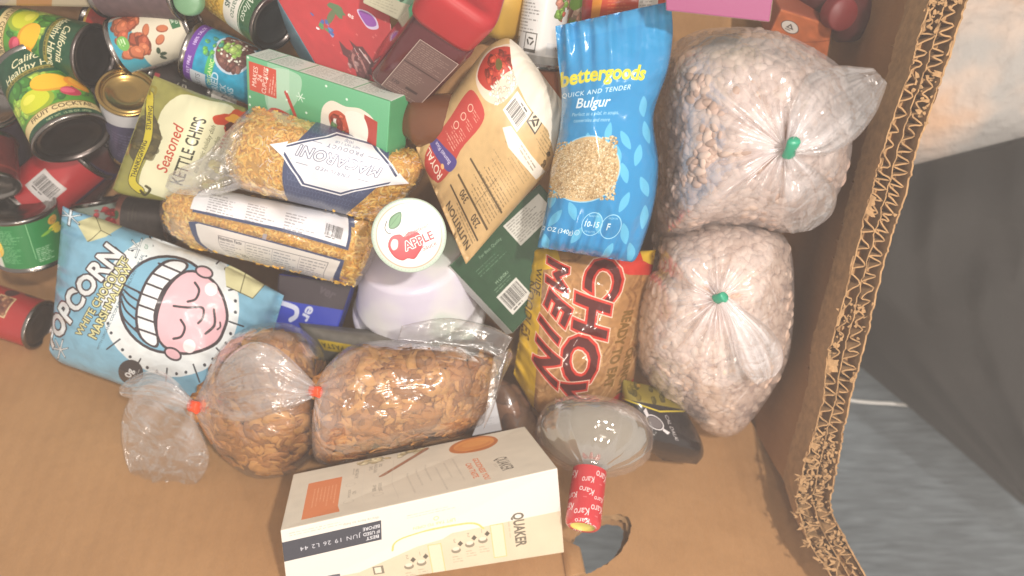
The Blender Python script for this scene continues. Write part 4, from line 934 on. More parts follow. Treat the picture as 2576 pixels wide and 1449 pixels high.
c.ring(130, 560, 28, 2, '#9ed0e8'); c.text('10-15', 130, 560, 13, '#d5e8f0', 0, .015); c.text('READY IN', 130, 541, 4.5, '#a9d0e4'); c.text('MINUTES', 130, 578, 5, '#a9d0e4'); c.ring(182, 562, 28, 2, '#9ed0e8'); c.text('F', 176, 562, 15, '#d5e8f0', 0, .02); c.text('HIGH IN', 182, 543, 4.5, '#a9d0e4')
c.text('12 OZ (340g)', 40, 584, 12, '#d5e8f0', 2, .01); c.ring(96, 584, 7, 1.4, '#c0dcea'); c.text('U', 96, 584, 7, '#c0dcea')
c.off = (0, 0)
bul, _ = pillow('bulgur_bag', [(1397, 66, 1689, 3, .092, .092, .0), (1399, 90, 1690, 28, .092, .092, .006), (1404, 150, 1692, 90, .090, .09, .016), (1413, 240, 1680, 175, .086, .086, .028), (1407, 330, 1644, 292, .08, .082, .030), (1386, 425, 1656, 415, .08, .082, .036), (1375, 515, 1642, 530, .08, .08, .034), (1356, 600, 1606, 640, .08, .08, .016), (1352, 622, 1588, 660, .08, .08, .0)],
    printed('bulgur_print', c, .2, crink=1.1, bscale=.9), 50, 80, wr=.007, ws=16, seed=9, p=2.6, pucker=.008)
TT(bul, 'bright blue bag of bulgur with yellow lettering and an oval window of grain', 'grain bag')

# chow mein noodles
c = Canvas(420, 300, '#a87c50'); c.mottle(.05, 8, 4)
R_ = random.Random(8)
for k in range(150):
    x, y = R_.uniform(0, 420), R_.uniform(0, 250); a = R_.uniform(-.9, .9); c.curve([(x, y), (x + 30 * math.cos(a), y + 30 * math.sin(a)), (x + 62 * math.cos(a + .4), y + 62 * math.sin(a + .4))], R_.uniform(4, 8), R_.choice(['#b88c5e', '#9c7046', '#c69e70', '#8c623e']), .6, 6)
c.poly([(0, 250), (420, 246), (420, 300), (0, 300)], '#d2a92e'); c.text('WIDE', 96, 262, 19, '#5a431c', 0, .02, sp=1.1); c.text('NOODLES', 190, 284, 24, '#7a5c22', 0, .025, sp=1.15)
c.poly([(0, 0), (70, 0), (60, 60), (30, 110), (0, 120)], '#c43a30'); c.poly([(0, 0), (46, 0), (26, 34), (0, 44)], '#dcb436'); c.poly([(360, 0), (420, 0), (420, 110), (380, 90)], '#b5352c'); c.poly([(0, 215), (44, 200), (60, 250), (0, 250)], '#d2a92e')
c.text('CRUNCHY', 318, 36, 20, '#7a5a2c', 6, .05, sx=.85); c.text('READY TO EAT', 246, 62, 20, '#7a5a2c', 8, .05, sx=.95)
def brush(word, cx, cy, size, sx, sp):
    for col, off in (('#e3c4b0', .085), ('#c8382c', .062), ('#5c2622', .022)): c.text(word, cx, cy, size, col, 0, off, sx=sx, shear=.12, sp=sp)
def wedge(letters):
    for ch, x, y, s_, r in letters:
        for col, off in (('#e8c8b4', .095), ('#c63a2e', .075), ('#571f1d', .028)): c.text(ch, x, y, s_ * .96, col, r, off, sx=1.2, shear=.3)
wedge((('C', 72, 108, 78, 16), ('H', 158, 128, 78, 2), ('O', 262, 146, 84, 14), ('W', 366, 160, 60, 4)))
wedge((('M', 66, 212, 54, 0), ('E', 144, 206, 62, 16), ('I', 204, 222, 58, 14), ('N', 284, 222, 62, 4)))
cm, _ = pillow('noodle_bag', [(1650, 626, 1586, 1000, .020, .010, .0), (1640, 630, 1575, 1015, .020, .010, .008), (1560, 632, 1512, 1062, .022, .014, .034), (1450, 628, 1420, 1078, .022, .016, .036), (1380, 622, 1350, 1036, .02, .014, .030), (1350, 622, 1306, 966, .018, .012, .012), (1340, 628, 1292, 940, .014, .008, .0)],
    printed('noodle_print', c, .16, crink=1.1, bscale=.95), 60, 50, wr=.006, ws=22, seed=12, p=2.8, pucker=.007)
TT(cm, 'chow mein noodle bag with dark red brush lettering below the blue bulgur bag', 'noodle bag')

# black labelled bag under the lower grain bag
c = Canvas(200, 210, '#2c2626'); c.poly([(0, 0), (200, 0), (200, 40), (0, 60)], '#8a7a34'); c.blobs(20, 0, 130, 40, 14, ['#b08a3c', '#7a6a2c', '#5c5226'], 8, 14, 3); c.line([(0, 58), (110, 66), (200, 44)], 4, '#c9b43a')
c.ell(36, 112, 17, 24, '#cfc9c9'); c.ell(36, 112, 13, 20, '#4d4545'); c.text('CRC', 36, 112, 11, '#d9d4d4', 80, .02)
c.ring(84, 100, 24, 3, '#cfc9c9', 20); c.ell(84, 100, 19, 15, '#6a6262'); c.poly([(60, 76), (70, 66), (74, 84), (66, 92)], '#cfc9c9'); c.poly([(104, 112), (118, 120), (108, 128), (98, 118)], '#cfc9c9'); c.text('CAL DALAI', 128, 106, 10, '#b5afaf', 88, .01)
bb, _ = pillow('black_food_bag', [(1568, 955, 1700, 985, .030, .01, .0), (1564, 985, 1722, 1030, .030, .01, .018), (1568, 1040, 1752, 1082, .030, .01, .028), (1588, 1090, 1768, 1120, .03, .02, .028), (1624, 1128, 1768, 1148, .03, .02, .020), (1668, 1158, 1752, 1168, .03, .02, .0)], printed('black_bag_print', c, .2, crink=.6), 30, 30, wr=.003, ws=20)
TT(bb, 'black food bag with white medal emblem tucked under the lower grain bag', 'food bag')
# egg pasta bag and blue pack
c = Canvas(490, 90, '#6f6a62'); c.mottle(.04, 10, 2); c.poly([(30, 40), (300, 56), (490, 64), (490, 78), (300, 76), (34, 64)], '#c9ab2c'); c.text('EGG PASTA', 84, 56, 11, '#4d4420', 184, .02, sp=1.3); c.rect(0, 0, 490, 10, '#5d5952')
eb, _ = pillow('egg_pasta_bag', [(752, 812, 1240, 862, -.004, .0, .0), (760, 830, 1244, 880, -.002, .0, .014), (776, 862, 1250, 915, .0, .0, .018), (796, 905, 1256, 950, .0, .0, .0)], printed('egg_pasta_print', c, .35, crink=.4), 50, 20, wr=.002, ws=20)
TT(eb, 'grey egg pasta bag with a yellow stripe, between the white tub and the bran flakes', 'pasta bag')
c = Canvas(190, 150, '#40363c'); c.poly([(0, 66), (190, 74), (190, 150), (0, 150)], '#2b3fb4'); c.text('er', 96, 96, 30, '#d3d8ee', 110, .03, sx=1.1); c.curve([(16, 74), (56, 84), (60, 104), (46, 116)], 13, '#d3d8ee'); c.ell(128, 132, 20, 8, '#4f9ad0'); c.text('ver', 134, 30, 24, '#574c54', 20, .03)  # dark plum upper part is shade put into the blue pack's print
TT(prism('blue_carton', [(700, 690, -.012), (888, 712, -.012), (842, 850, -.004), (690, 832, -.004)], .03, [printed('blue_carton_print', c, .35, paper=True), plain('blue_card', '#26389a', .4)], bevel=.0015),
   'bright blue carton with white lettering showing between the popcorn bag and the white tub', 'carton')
# bag of brown cookies and a slip of paper by the oatmeal box
COOK = [plain('cookie', '#8a5f42', .8, bs=.7, bscale=120, bdist=.003, var=.2), plain('cookie_b', '#9a7050', .8, bs=.7, bscale=120, bdist=.003, var=.2)]
CK = [(1215, 960, 1190, 1080, .0, .0, .0), (1250, 945, 1200, 1090, .0, .0, .02), (1310, 985, 1260, 1105, .0, .0, .024), (1345, 1040, 1300, 1110, .0, .0, .016), (1360, 1090, 1350, 1115, .0, .0, .0)]
CK = [(b[0], b[1], b[2], b[3], *b[4:]) for b in [(1190, 1100, 1215, 950, .0, .0, .0), (1220, 1115, 1260, 950, .0, .0, .02), (1270, 1120, 1310, 985, .0, .0, .026), (1330, 1120, 1345, 1045, .0, .0, .016), (1362, 1118, 1366, 1090, .0, .0, .0)]]
filled('cookie_bag', CK, FILM, 'clear bag of round brown cookies behind the right corner of the oatmeal box', 'snack bag', COOK[0], [ICO2], COOK, 26, .0095, (.9, .5), 'cookie', inset=.008, seed=6, tilt=.5, nu=26, nv=26)
TT(prism('paper_slip', [(1222, 1012, .040), (1246, 1004, .042), (1262, 1082, .034), (1188, 1096, .034)], .0004, [carton_canvas('slip_print', 80, 90, '#d8d9de', lambda c: c.lines(14, 40, 50, 4, 8, '#a8a9b0', 2, .6)), CREAM], bevel=0), 'small white paper slip between the bran flakes and the oatmeal box', 'paper')
# ------------------------------------------------------------------ cartons, jars and bottles
def fitted_box(name, C, D, R, canv, side, label, cat, corners=None):
    """rigid box: canv maps face key -> material; faces: 'z+', 'y-' etc."""
    C = Vector(C)
    if corners:
        A_, B_, C_, D_, E_, F_ = [unp(*q) for q in corners]; T8 = {(-1, 1, 1): A_, (1, 1, 1): B_, (1, -1, 1): C_, (-1, -1, 1): D_, (1, -1, -1): E_, (-1, -1, -1): F_, (-1, 1, -1): A_ + F_ - D_, (1, 1, -1): B_ + E_ - C_}
        C = sum(T8.values(), Vector()) / 8; P = lambda x, y, z: T8[(x, y, z)]
    else:
        X, Y, Z = (Vector((R[0][k], R[1][k], R[2][k])) for k in range(3)); a, b, d = D[0] / 2, D[1] / 2, D[2] / 2
        P = lambda x, y, z: C + X * a * x + Y * b * y + Z * d * z
    V = []; F = []; U = []; MI = []; mats = [side] + [m for m in canv.values()]; keys = list(canv)
    faces = {'z+': (P(-1, 1, 1), P(1, 1, 1), P(1, -1, 1), P(-1, -1, 1)), 'z-': (P(-1, -1, -1), P(1, -1, -1), P(1, 1, -1), P(-1, 1, -1)),
             'y-': (P(-1, -1, 1), P(1, -1, 1), P(1, -1, -1), P(-1, -1, -1)), 'y+': (P(1, 1, 1), P(-1, 1, 1), P(-1, 1, -1), P(1, 1, -1)),
             'x+': (P(1, -1, 1), P(1, 1, 1), P(1, 1, -1), P(1, -1, -1)), 'x-': (P(-1, 1, 1), P(-1, -1, 1), P(-1, -1, -1), P(-1, 1, -1))}
    bm = bmesh.new(); uvl = bm.loops.layers.uv.new('UVMap'); vd = {}
    def gv(p):
        k = tuple(round(q, 6) for q in p)
        if k not in vd: vd[k] = bm.verts.new(p - C)
        return vd[k]
    for k, q in faces.items():
        f = bm.faces.new([gv(p) for p in reversed(q)]); f.material_index = keys.index(k) + 1 if k in canv else 0
        for lp, uv in zip(f.loops, ((0, 0), (1, 0), (1, 1), (0, 1))): lp[uvl].uv = uv
    me = bpy.data.meshes.new(name); bm.to_mesh(me); bm.free()
    for m in mats: me.materials.append(m)
    o = bpy.data.objects.new(name, me); COL.objects.link(o); o.location = C; ORG[o] = C
    b = o.modifiers.new('bevel', 'BEVEL'); b.width = .0009; b.segments = 2; b.harden_normals = False
    return tag(o, label, cat)
# oatmeal box: front panel (z+) and side panel (y-)
c = Canvas(700, 470, '#cfc5b4'); c.mottle(.012, 30, 3)
c.rect(40, 40, 620, 1.5, '#c2b8a8'); c.blobs(190, 14, 200, 30, 26, ['#c9b894', '#b8a47c', '#d9caa6'], 10, 20, 3, .8)
c.line([(395, 20), (262, 190)], 13, '#8c5d42'); c.line([(395, 20), (262, 190)], 5, '#a6745a'); c.line([(402, 26), (270, 192)], 3, '#7a4e38')
c.ell(536, 76, 74, 72, '#b26a36', 1, 0, wob=.02); c.ell(538, 72, 62, 54, '#cf8a48', 1); c.ell(542, 70, 42, 24, '#dda056', .9); c.ell(534, 82, 54, 36, '#b9713a', .45)
c.text('QUAKER', 586, 320, 31, '#6f675c', 90, .02, sx=.74); c.text('EST. 1877', 562, 320, 6, '#a39a8c', 90)
c.text('GOODNESS YOU', 524, 320, 15, '#cf6c40', 90, .02, sx=1.3); c.text('CAN TASTE.', 500, 320, 15, '#cf6c40', 90, .02, sx=1.3)
for k in range(6): c.lines(472 - k * 26, 170 + 22 * (k % 3), 230, 1, 1, '#b3aa9c', 5, .7, 90, k); 
c.rect(52, 120, 96, 300, '#cf7c4f'); 
for k in range(7): c.lines(136 - k * 10, 180, 170 + 12 * (k % 2), 1, 1, '#e0a684', 3.4, .8, 90, k)
c.text('100%', 258, 88, 10, '#8c8478', 90, .01); c.text('WHOLE GRAIN', 244, 108, 10, '#8c8478', 90, .01, sx=.8); c.text('OATS', 230, 98, 10, '#8c8478', 90, .01); c.ring(266, 170, 14, 1.5, '#b3aa9c'); c.ring(252, 345, 14, 1.5, '#b3aa9c')
c.text('HEART HEALTHY', 190, 120, 10, '#8c8478', 90, .01, sx=.8); c.lines(182, 70, 80, 1, 1, '#9c9488', 4, .8, 90); c.ring(176, 208, 14, 1.5, '#b3aa9c'); c.text('NO', 190, 285, 11, '#8c8478', 90, .01); c.text('ADDED SUGAR', 176, 285, 7, '#8c8478', 90); c.text('GOOD SOURCE', 262, 285, 9, '#8c8478', 90, .01, sx=.8); c.text('OF FIBER', 246, 285, 10, '#8c8478', 90, .01); c.ring(176, 352, 14, 1.5, '#b3aa9c'); c.line([(296, 60), (296, 420)], 1.2, '#c0b7a8'); c.line([(212, 60), (212, 420)], 1.2, '#c9c0b2')
QF = printed('oat_front_print', c, .38, paper=True)
c = Canvas(700, 230, '#d0c2a8'); c.mottle(.012, 30, 5); c.poly([(0, 0), (700, 0), (700, 112), (420, 128), (395, 140), (330, 150), (180, 195), (0, 200)], '#ddd8d0')
c.rect(0, 40, 245, 66, '#3d3d47'); c.text('BEST', 222, 92, 11, '#d9d9dd', 180, .02); c.text('IF USED', 220, 76, 11, '#d9d9dd', 180, .02, sx=.8); c.text('BEFORE', 220, 58, 11, '#d9d9dd', 180, .02, sx=.8); c.text('JUN 19 26 L2 44', 118, 76, 14, '#c9c9d0', 180, 0, sp=1.15, sx=.95)
c.text("We're here to help", 196, 28, 8, '#a89e8e', 180); c.lines(20, 14, 190, 2, 8, '#b8ae9e', 3, .7); c.curve([(270, 150), (300, 118), (460, 108), (500, 128)], 5, '#d3bf72', .9); c.text('LIFT TAB TO OPEN', 380, 94, 9, '#d3bf86', 180, .01); c.ring(385, 76, 7, 2, '#d3bf86'); c.lines(310, 44, 160, 2, 8, '#b8ae9e', 3, .7)
c.text('QUAKER', 590, 146, 27, '#6a6052', 90, .03, sx=.6); c.lines(566, 120, 70, 1, 1, '#b3a68e', 4, .7, 90)
c.rect(516, 122, 34, 92, '#cfb977'); c.rect(518, 124, 30, 88, '#d9cdb4'); c.rect(356, 150, 34, 80, '#cfb977'); c.rect(358, 152, 30, 78, '#d9cdb4')
for x, y, n_ in ((494, 160, '1'), (460, 166, '2'), (424, 176, '3'), (334, 196, '1'), (302, 200, '2')):
    c.text(n_, x, y - 26, 11, '#9c9078', 180); c.ell(x, y, 12, 8, '#8a7f6c'); c.ell(x, y - 4, 9, 5, '#d9cfbc'); c.poly([(x + 6, y - 16), (x + 14, y - 24), (x + 20, y - 16), (x + 12, y - 9)], '#5d5548'); c.lines(x - 12, y + 16, 26, 3, 7, '#a89c84', 2.6, .8)
c.rect(214, 186, 26, 22, '#7d7362'); c.rect(218, 189, 16, 16, '#d9cfbc'); c.lines(150, 205, 50, 3, 8, '#a89c84', 2.6, .8); c.rect(84, 190, 50, 7, '#5a5a62'); c.rect(84, 203, 62, 7, '#5a5a62')
QS = printed('oat_side_print', c, .38, paper=True)
fitted_box('oatmeal_box', (0, 0, 0), None, None, {'z+': QF, 'y-': QS}, plain('oat_card_edge', '#d6b583', .5),
           'large cream oatmeal box in front with a black best before stripe', 'carton',
           corners=[(738, 1192, .103), (1320, 1072, .060), (1403, 1178, .120), (705, 1335, .163), (1420, 1390, .106), (724, 1500, .149)])
# green cake carton
c = Canvas(380, 150, '#5fa678'); c.grade('#6bb287', '#54a070'); c.rect(60, 0, 60, 150, '#b5d3bd', .5); c.blob([(60, 20), (150, 10), (130, 90), (60, 120)], '#c4dac8', .6)
c.rect(8, 12, 76, 72, '#c8503c'); c.text('MAKES', 24, 46, 12, '#e9cfc4', -82, .015); c.text('24', 38, 46, 12, '#e9cfc4', -82, .02); c.text('CUPCAKES', 52, 48, 12, '#e9cfc4', -82, .015, sx=.8); c.lines(62, 76, 56, 3, 7, '#e9cfc4', 3, .8, -82)
c.line([(110, 60), (150, 140)], 9, '#b8443a'); c.blob([(62, 118), (90, 108), (140, 120), (170, 150), (60, 150)], '#c04a3e'); c.ell(112, 136, 30, 16, '#e0dcd2'); c.ell(112, 138, 18, 9, '#6e9a78')
for k in range(16): c.ell((k * 53) % 370 + 6, (k * 37) % 140 + 4, 3, None, '#d5e8da')
for k in range(6): a = k * 1.047; c.line([(150, 60), (150 + 12 * math.cos(a), 60 + 12 * math.sin(a))], 2, '#d5e8da')
c.blob([(206, 80), (230, 44), (270, 46), (310, 40), (345, 60), (340, 110), (320, 150), (220, 150)], '#e0d8c8'); c.blob([(226, 84), (250, 62), (280, 80), (300, 130), (250, 130)], '#b8523a'); c.blobs(232, 70, 90, 70, 22, ['#e8e0d2', '#c86048', '#8a3a2c', '#f0eadf', '#5c7a4a'], 5, 14, 3); c.poly([(318, 50), (352, 58), (352, 150), (322, 150)], '#a83e34'); c.blob([(270, 60), (310, 52), (330, 90), (318, 140), (290, 150), (280, 100)], '#e6e0d4')
GF = printed('cake_front_print', c, .3, paper=True)
c = Canvas(380, 90, '#d3dcd2'); c.rect(0, 0, 380, 5, '#5fa678'); c.rect(0, 84, 380, 6, '#5fa678'); 
for x0 in (14, 66, 150, 216, 290): c.lines(x0, 14, 46 if x0 < 60 else 60, 8, 8, '#7d9282', 3, .7, 0, x0)
for x in (60, 144, 286): c.line([(x, 8), (x - 4, 82)], 4, '#6fae84')
GT = printed('cake_side_print', c, .35, paper=True)

fitted_box('cake_mix_carton', (-.1502, .1637, .0221), (.137, .0281, .0499), [[.8919, .4291, .1428], [-.2336, .1668, .9579], [.3872, -.8877, .2491]], {'z+': GT, 'y-': GF}, plain('green_card', '#4f9a6a', .4),
           'green cake mix carton showing a frosted roll and a red makes 24 cupcakes square', 'carton')
# red window box
c = Canvas(330, 290, '#b3363c'); c.mottle(.02, 16, 4)
c.ell(176, 96, 26, 14, '#4f7a52', .9, 30, 20, .3); c.ell(150, 120, 8, 30, '#4f7a52', .8, 40)
R_ = random.Random(2)
for k in range(16): c.ell(104 + R_.uniform(-26, 30), 150 + R_.uniform(-26, 30), R_.uniform(4, 10), R_.uniform(3, 7), R_.choice(['#5a78b4', '#7f96c4', '#d8d8dc', '#4f8a58', '#46609c']), 1, R_.uniform(0, 180), 10, .25, k)
c.blob([(236, 86), (262, 82), (286, 96), (290, 124), (256, 128)], '#c8b8d4'); c.blob([(240, 88), (262, 86), (282, 98), (284, 118), (256, 122)], '#8a4aa0'); c.text('es', 214, 104, 14, '#e8dcd6', 25, .02)
W_ = [(148, 186), (166, 206), (196, 210), (186, 176), (206, 190), (226, 186), (246, 212), (262, 236), (240, 240), (246, 264), (226, 262), (222, 286), (172, 286), (176, 262), (156, 256), (160, 232), (146, 226)]
c.poly([(x + R_.uniform(-1, 1), y) for x, y in W_], '#5e3236'); c.curve([(180, 262), (178, 232), (190, 214), (206, 222), (214, 250), (218, 268)], 9, '#a87470'); c.blobs(152, 206, 80, 66, 26, ['#7a4648', '#8c5656', '#6a3a3e', '#b89490'], 4, 10, 7, .6); c.line([(214, 196), (240, 228)], 5, '#d8c4c0', .8); c.line([(196, 196), (204, 222)], 2, '#e8d8d4', .8)
for k in range(14): x, y = R_.uniform(120, 320), R_.uniform(100, 280); c.line([(x - 4, y), (x + 4, y)], 1.5, '#cf6a68'); c.line([(x, y - 4), (x, y + 4)], 1.5, '#cf6a68')
tag(prism('window_box', [(646, -90, -.02), (975, -40, .0), (1000, 236, .015), (794, 162, .0)], .05, [printed('window_box_print', c, .4, paper=True, coat=.3), plain('pale_blue_card', '#8fb8cf', .45, var=.04)], dirv=Vector((-.42, -.05, -.9)).normalized(), bevel=.001, n=8),
    'red cookie box with a jagged window and pale blue side panel', 'carton')
# mint carton
c = Canvas(150, 120, '#3fbf8a'); c.rect(0, 72, 150, 50, '#b9b49c'); c.lines(20, 80, 110, 4, 8, '#8f8a76', 3, .6); c.rect(104, 0, 46, 74, '#7fa688'); c.ell(110, 60, 8, 14, '#3a5a44')
tag(prism('mint_carton', [(928, -75, .03), (1085, -55, .035), (1014, 58, .02), (912, 8, .02)], .03, [printed('mint_print', c, .35, paper=True), plain('beige_card', '#a39c84', .5)], bevel=.001), 'mint green and beige carton at the top edge left of the red topped jar', 'carton')
# jar with red square cap
J = Matrix(((.8029, .5673, -.1833), (-.5338, .5471, -.6448), (-.2655, .6155, .742))); JX, JY, JZ = (Vector((J[0][k], J[1][k], J[2][k])).normalized() for k in range(3))
JC = Vector((-.0654, .2083, .0499))
jar = empty('spice_jar', JC - Vector((0, 0, .04)), 'dark maroon square jar with a big red cap and grey facts label', 'jar')
def sq_lathe(name, C, X, Y, ax, prof, m, parent, n=48, pw=5.):
    """rounded-square sections: (half size, distance along axis)"""
    V = []; F = []; L = len(prof)
    for r, h in prof:
        for i in range(n):
            a = 2 * math.pi * i / n; ca, sa = math.cos(a), math.sin(a); k = 1 / (abs(ca) ** pw + abs(sa) ** pw) ** (1 / pw); V.append(C + ax * h + (X * ca + Y * sa) * k * r)
    for j in range(L - 1):
        for i in range(n): F.append((j * n + i, j * n + (i + 1) % n, (j + 1) * n + (i + 1) % n, (j + 1) * n + i))
    F.append(tuple(range(n))[::-1]); F.append(tuple((L - 1) * n + i for i in range(n)))
    o = link(name, V, F, m, parent); return o
MAROON = plain('maroon_plastic', '#561d24', .16, var=.12, coat=.4); REDCAP = plain('red_plastic', '#a8282e', .35, var=.06, bs=.05, bscale=60, bdist=.001)
sq_lathe('jar_body', JC, JX, JZ, JY, [(.001, -.041), (.0195, -.041), (.0235, -.0385), (.0248, -.034), (.0252, .0), (.0252, .034), (.0235, .041), (.017, .046)], MAROON, jar)
sq_lathe('cap', JC - JX * .004, JX, JZ, JY, [(.0240, .040), (.0262, .0405), (.0268, .044), (.0272, .066), (.0262, .0720), (.0240, .0745), (.0185, .0750), (.0176, .0742), (.002, .0742)], REDCAP, jar, pw=5)
c = Canvas(130, 220, '#7d625c'); c.rect(2, 2, 126, 216, '#6a504c'); c.lines(8, 8, 112, 11, 7, '#a8928a', 2.4, .7); c.line([(4, 92), (126, 92)], 4, '#3f2a2a'); c.lines(8, 100, 90, 9, 8, '#a8928a', 2.4, .6); c.text('170', 26, 178, 12, '#38262a', 0, .02); c.rect(60, 172, 40, 10, '#38262a', .8); c.lines(8, 190, 112, 3, 8, '#a8928a', 2.6, .7); c.rect(0, 0, 130, 2, '#b8a49a'); c.rect(0, 0, 2, 220, '#b8a49a'); c.rect(128, 0, 2, 220, '#b8a49a')
o_ = JC + JZ * .0256 + JX * .003
q = [o_ + JX * x * .0165 + JY * y for x, y in ((-1, .028), (1, .028), (1, -.034), (-1, -.034))]
prism('facts_label', q, .0003, [printed('facts_print', c, .4), MAROON], jar, bevel=0, dirv=-JZ)
# amber bottle with white ribbed cap
CA, CB = unp(946, 308, .026), unp(1016, 306, .030)
bot = empty('pill_bottle', unp(1050, 310, -.02), 'amber bottle with a white ribbed screw cap below the red topped jar', 'bottle')
AX = (CB - CA).normalized(); WH = plain('white_plastic', '#e4e2de', .4, var=.03)
wcap = lathe('cap', CA, AX, [(.0, .002), (.0155, .002), (.0172, .0), (.0185, .002), (.0188, .006), (.0182, .008), (.0170, .0085), (.0166, .020), (.0158, .0225), (.012, .023)], WH, bot)
V = []; F = []; X_, Y_, _a = frame(AX, Vector((0, 0, 1)))
for k in range(90):
    a = k * 2 * math.pi / 90; d = X_ * math.cos(a) + Y_ * math.sin(a); s_ = X_ * -math.sin(a) + Y_ * math.cos(a); b0 = CA + AX * .0092 + d * .0168; n0 = len(V)
    V += [b0 - s_ * .0004, b0 + s_ * .0004, b0 + s_ * .0004 + d * .0006, b0 - s_ * .0004 + d * .0006]; V += [v + AX * .0105 for v in V[-4:]]
    F += [(n0 + a_, n0 + (a_ + 1) % 4, n0 + 4 + (a_ + 1) % 4, n0 + 4 + a_) for a_ in range(4)]
link('ribs', V, F, WH, wcap, smooth=False)
lathe('bottle_body', CA, AX, [(.012, .021), (.013, .026), (.019, .032), (.021, .036), (.021, .075), (.019, .079), (0, .079)], plain('amber_plastic', '#6a4028', .25, var=.1), bot)
tag(prism('brown_carton', [(1010, 196, -.022), (1246, 96, -.018), (1180, 330, -.024), (1010, 420, -.03)], .04, [KRAFT, KRAFT], bevel=.001), 'plain brown carton in the shade between the red topped jar and the tan pouch', 'carton')
# yellow jar, white spray can and packs along the top
lathe_y = empty('mustard_jar', unp(1262, 0, -.05), 'soft yellow plastic jar at the top edge right of the red jar cap', 'jar')
a_, b_ = unp(1292, -110, .0), unp(1248, 86, -.015); ax = (b_ - a_).normalized(); Ly = (b_ - a_).length
lathe('jar_body', a_, ax, [(0, 0), (.019, 0), (.0215, .003), (.0215, Ly - .008), (.018, Ly - .001), (.010, Ly + .001), (0, Ly)], plain('yellow_plastic', '#c9a046', .4, var=.06), lathe_y)
def spray(c):
    c.rect(0, 0, 440, 300, '#dddcda'); c.lines(110, 60, 96, 18, 9, '#83817f', 4, .8); c.barcode(104, 226, 40, 46, 0, 7, '#dddcda'); c.rect(168, 214, 40, 56, '#66645f'); c.rect(171, 217, 34, 44, '#dddcda')
    for k in range(3): a = k * 2.094; c.line([(188 + 10 * math.cos(a), 238 + 10 * math.sin(a)), (188 + 10 * math.cos(a + 1.3), 238 + 10 * math.sin(a + 1.3))], 5, '#55534f')
    c.blobs(262, 60, 70, 110, 26, ['#c88a76', '#b8604a', '#7fa84a', '#d8b8a4'], 8, 18, 3); c.ell(330, 40, 50, 40, '#7fae46'); c.rect(240, 236, 200, 34, '#d0d2d4'); c.text('NET WT', 300, 252, 11, '#7f7e80', 0, .01); c.rect(0, 276, 440, 24, '#b4b2ae')
can((1394, -120, .012), (1350, 168, .008), .0186, simple_label('spray_label', '#dddcda', (), spray, rough=.22, w=440, h=300), 'tall white cooking spray can with recycling mark beside the blue bulgur bag', group=None, name='spray_can')
def fruitp(c): c.rect(0, 0, 140, 140, '#6f9a3c'); c.blobs(6, 30, 90, 100, 22, ['#c88f78', '#b86a54', '#d6b49c'], 14, 24, 4); c.ell(90, 40, 40, 26, '#8cc04c'); c.blobs(10, 100, 110, 36, 12, ['#5a7a34', '#7f9a5c'], 8, 14, 5)
tag(prism('peach_carton', [(1400, -60, -.005), (1500, -60, .0), (1478, 66, .0), (1392, 190, -.02)], .03, [carton_canvas('peach_print', 140, 140, '#6f9a3c', fruitp), plain('leaf_card', '#7f9a5c', .5)], bevel=.001), 'green pack with a fruit picture between the spray can and bulgur bag', 'carton')
c = Canvas(260, 120, '#c2472c'); c.rect(0, 0, 34, 120, '#a8242a'); c.poly([(34, 0), (70, 0), (52, 120), (28, 120)], '#d98c2e'); c.lines(78, 6, 80, 12, 8, '#d98a5a', 3, .7); c.rect(174, 0, 60, 120, '#d8cfc8'); c.lines(178, 4, 50, 12, 8, '#8f8580', 3, .7)
ob, _ = pillow('orange_snack_bag', [(1470, -60, 1680, -70, .03, .04, .0), (1468, -30, 1680, -40, .03, .04, .014), (1464, 20, 1676, 10, .03, .04, .02), (1462, 60, 1672, 60, .02, .04, .0)], printed('orange_bag_print', c, .3, crink=.4), 30, 20, wr=.002)
TT(ob, 'red and orange snack bag peeping over the top of the blue bulgur bag', 'snack bag')
tag(prism('orange_packet', [(1352, 168, -.01), (1398, 150, -.01), (1412, 262, -.015), (1372, 250, -.015)], .01, [plain('orange_print', '#c8764a', .4), CREAM], bevel=.0008), 'small orange packet under the left edge of the blue bulgur bag', 'packet')
# pink box casting its shade on the bulgur bag
tag(prism('pink_box', [(1672, -110, .140), (1958, -100, .140), (1936, 56, .135), (1675, 27, .135)], .06, [carton_canvas('pink_print', 260, 150, '#8c3c68'), plain('pale_green_card', '#a3b084', .5, var=.05)], bevel=.0008, dirv=Vector((.28, .1, -.95)).normalized()), 'magenta pink box with a pale green side at the top edge', 'carton')
oc = empty('juice_carton', unp(2020, 90, -.08), 'orange juice carton with round white emblem and red screw cap by the side wall', 'carton')
c = Canvas(140, 130, '#b0623c'); c.mottle(.05, 14, 6); c.ell(36, 52, 22, None, '#4f433e'); c.ell(36, 52, 20, None, '#c9c2ba'); c.poly([(36, 40), (46, 58), (27, 58)], '#4f433e'); c.poly([(36, 46), (40, 55), (32, 55)], '#c9c2ba'); c.lines(26, 62, 20, 1, 1, '#4f433e', 3, .9); c.line([(60, 90), (140, 40)], 1.5, '#7a3e26')
prism('carton_top', [(1965, 22, -.02), (2096, 64, -.035), (2076, 180, -.06), (1930, 96, -.035)], .06, [printed('juice_print', c, .4, paper=True), plain('orange_card', '#8a4630', .5)], oc, bevel=.002)
p0 = unp(2100, 30, -.03); lathe('screw_cap', p0, Vector((.2, -.2, 1)), [(.0135, 0), (.0135, .012), (.0122, .014), (.0, .014)], plain('dark_red_cap', '#6f2022', .5), oc)
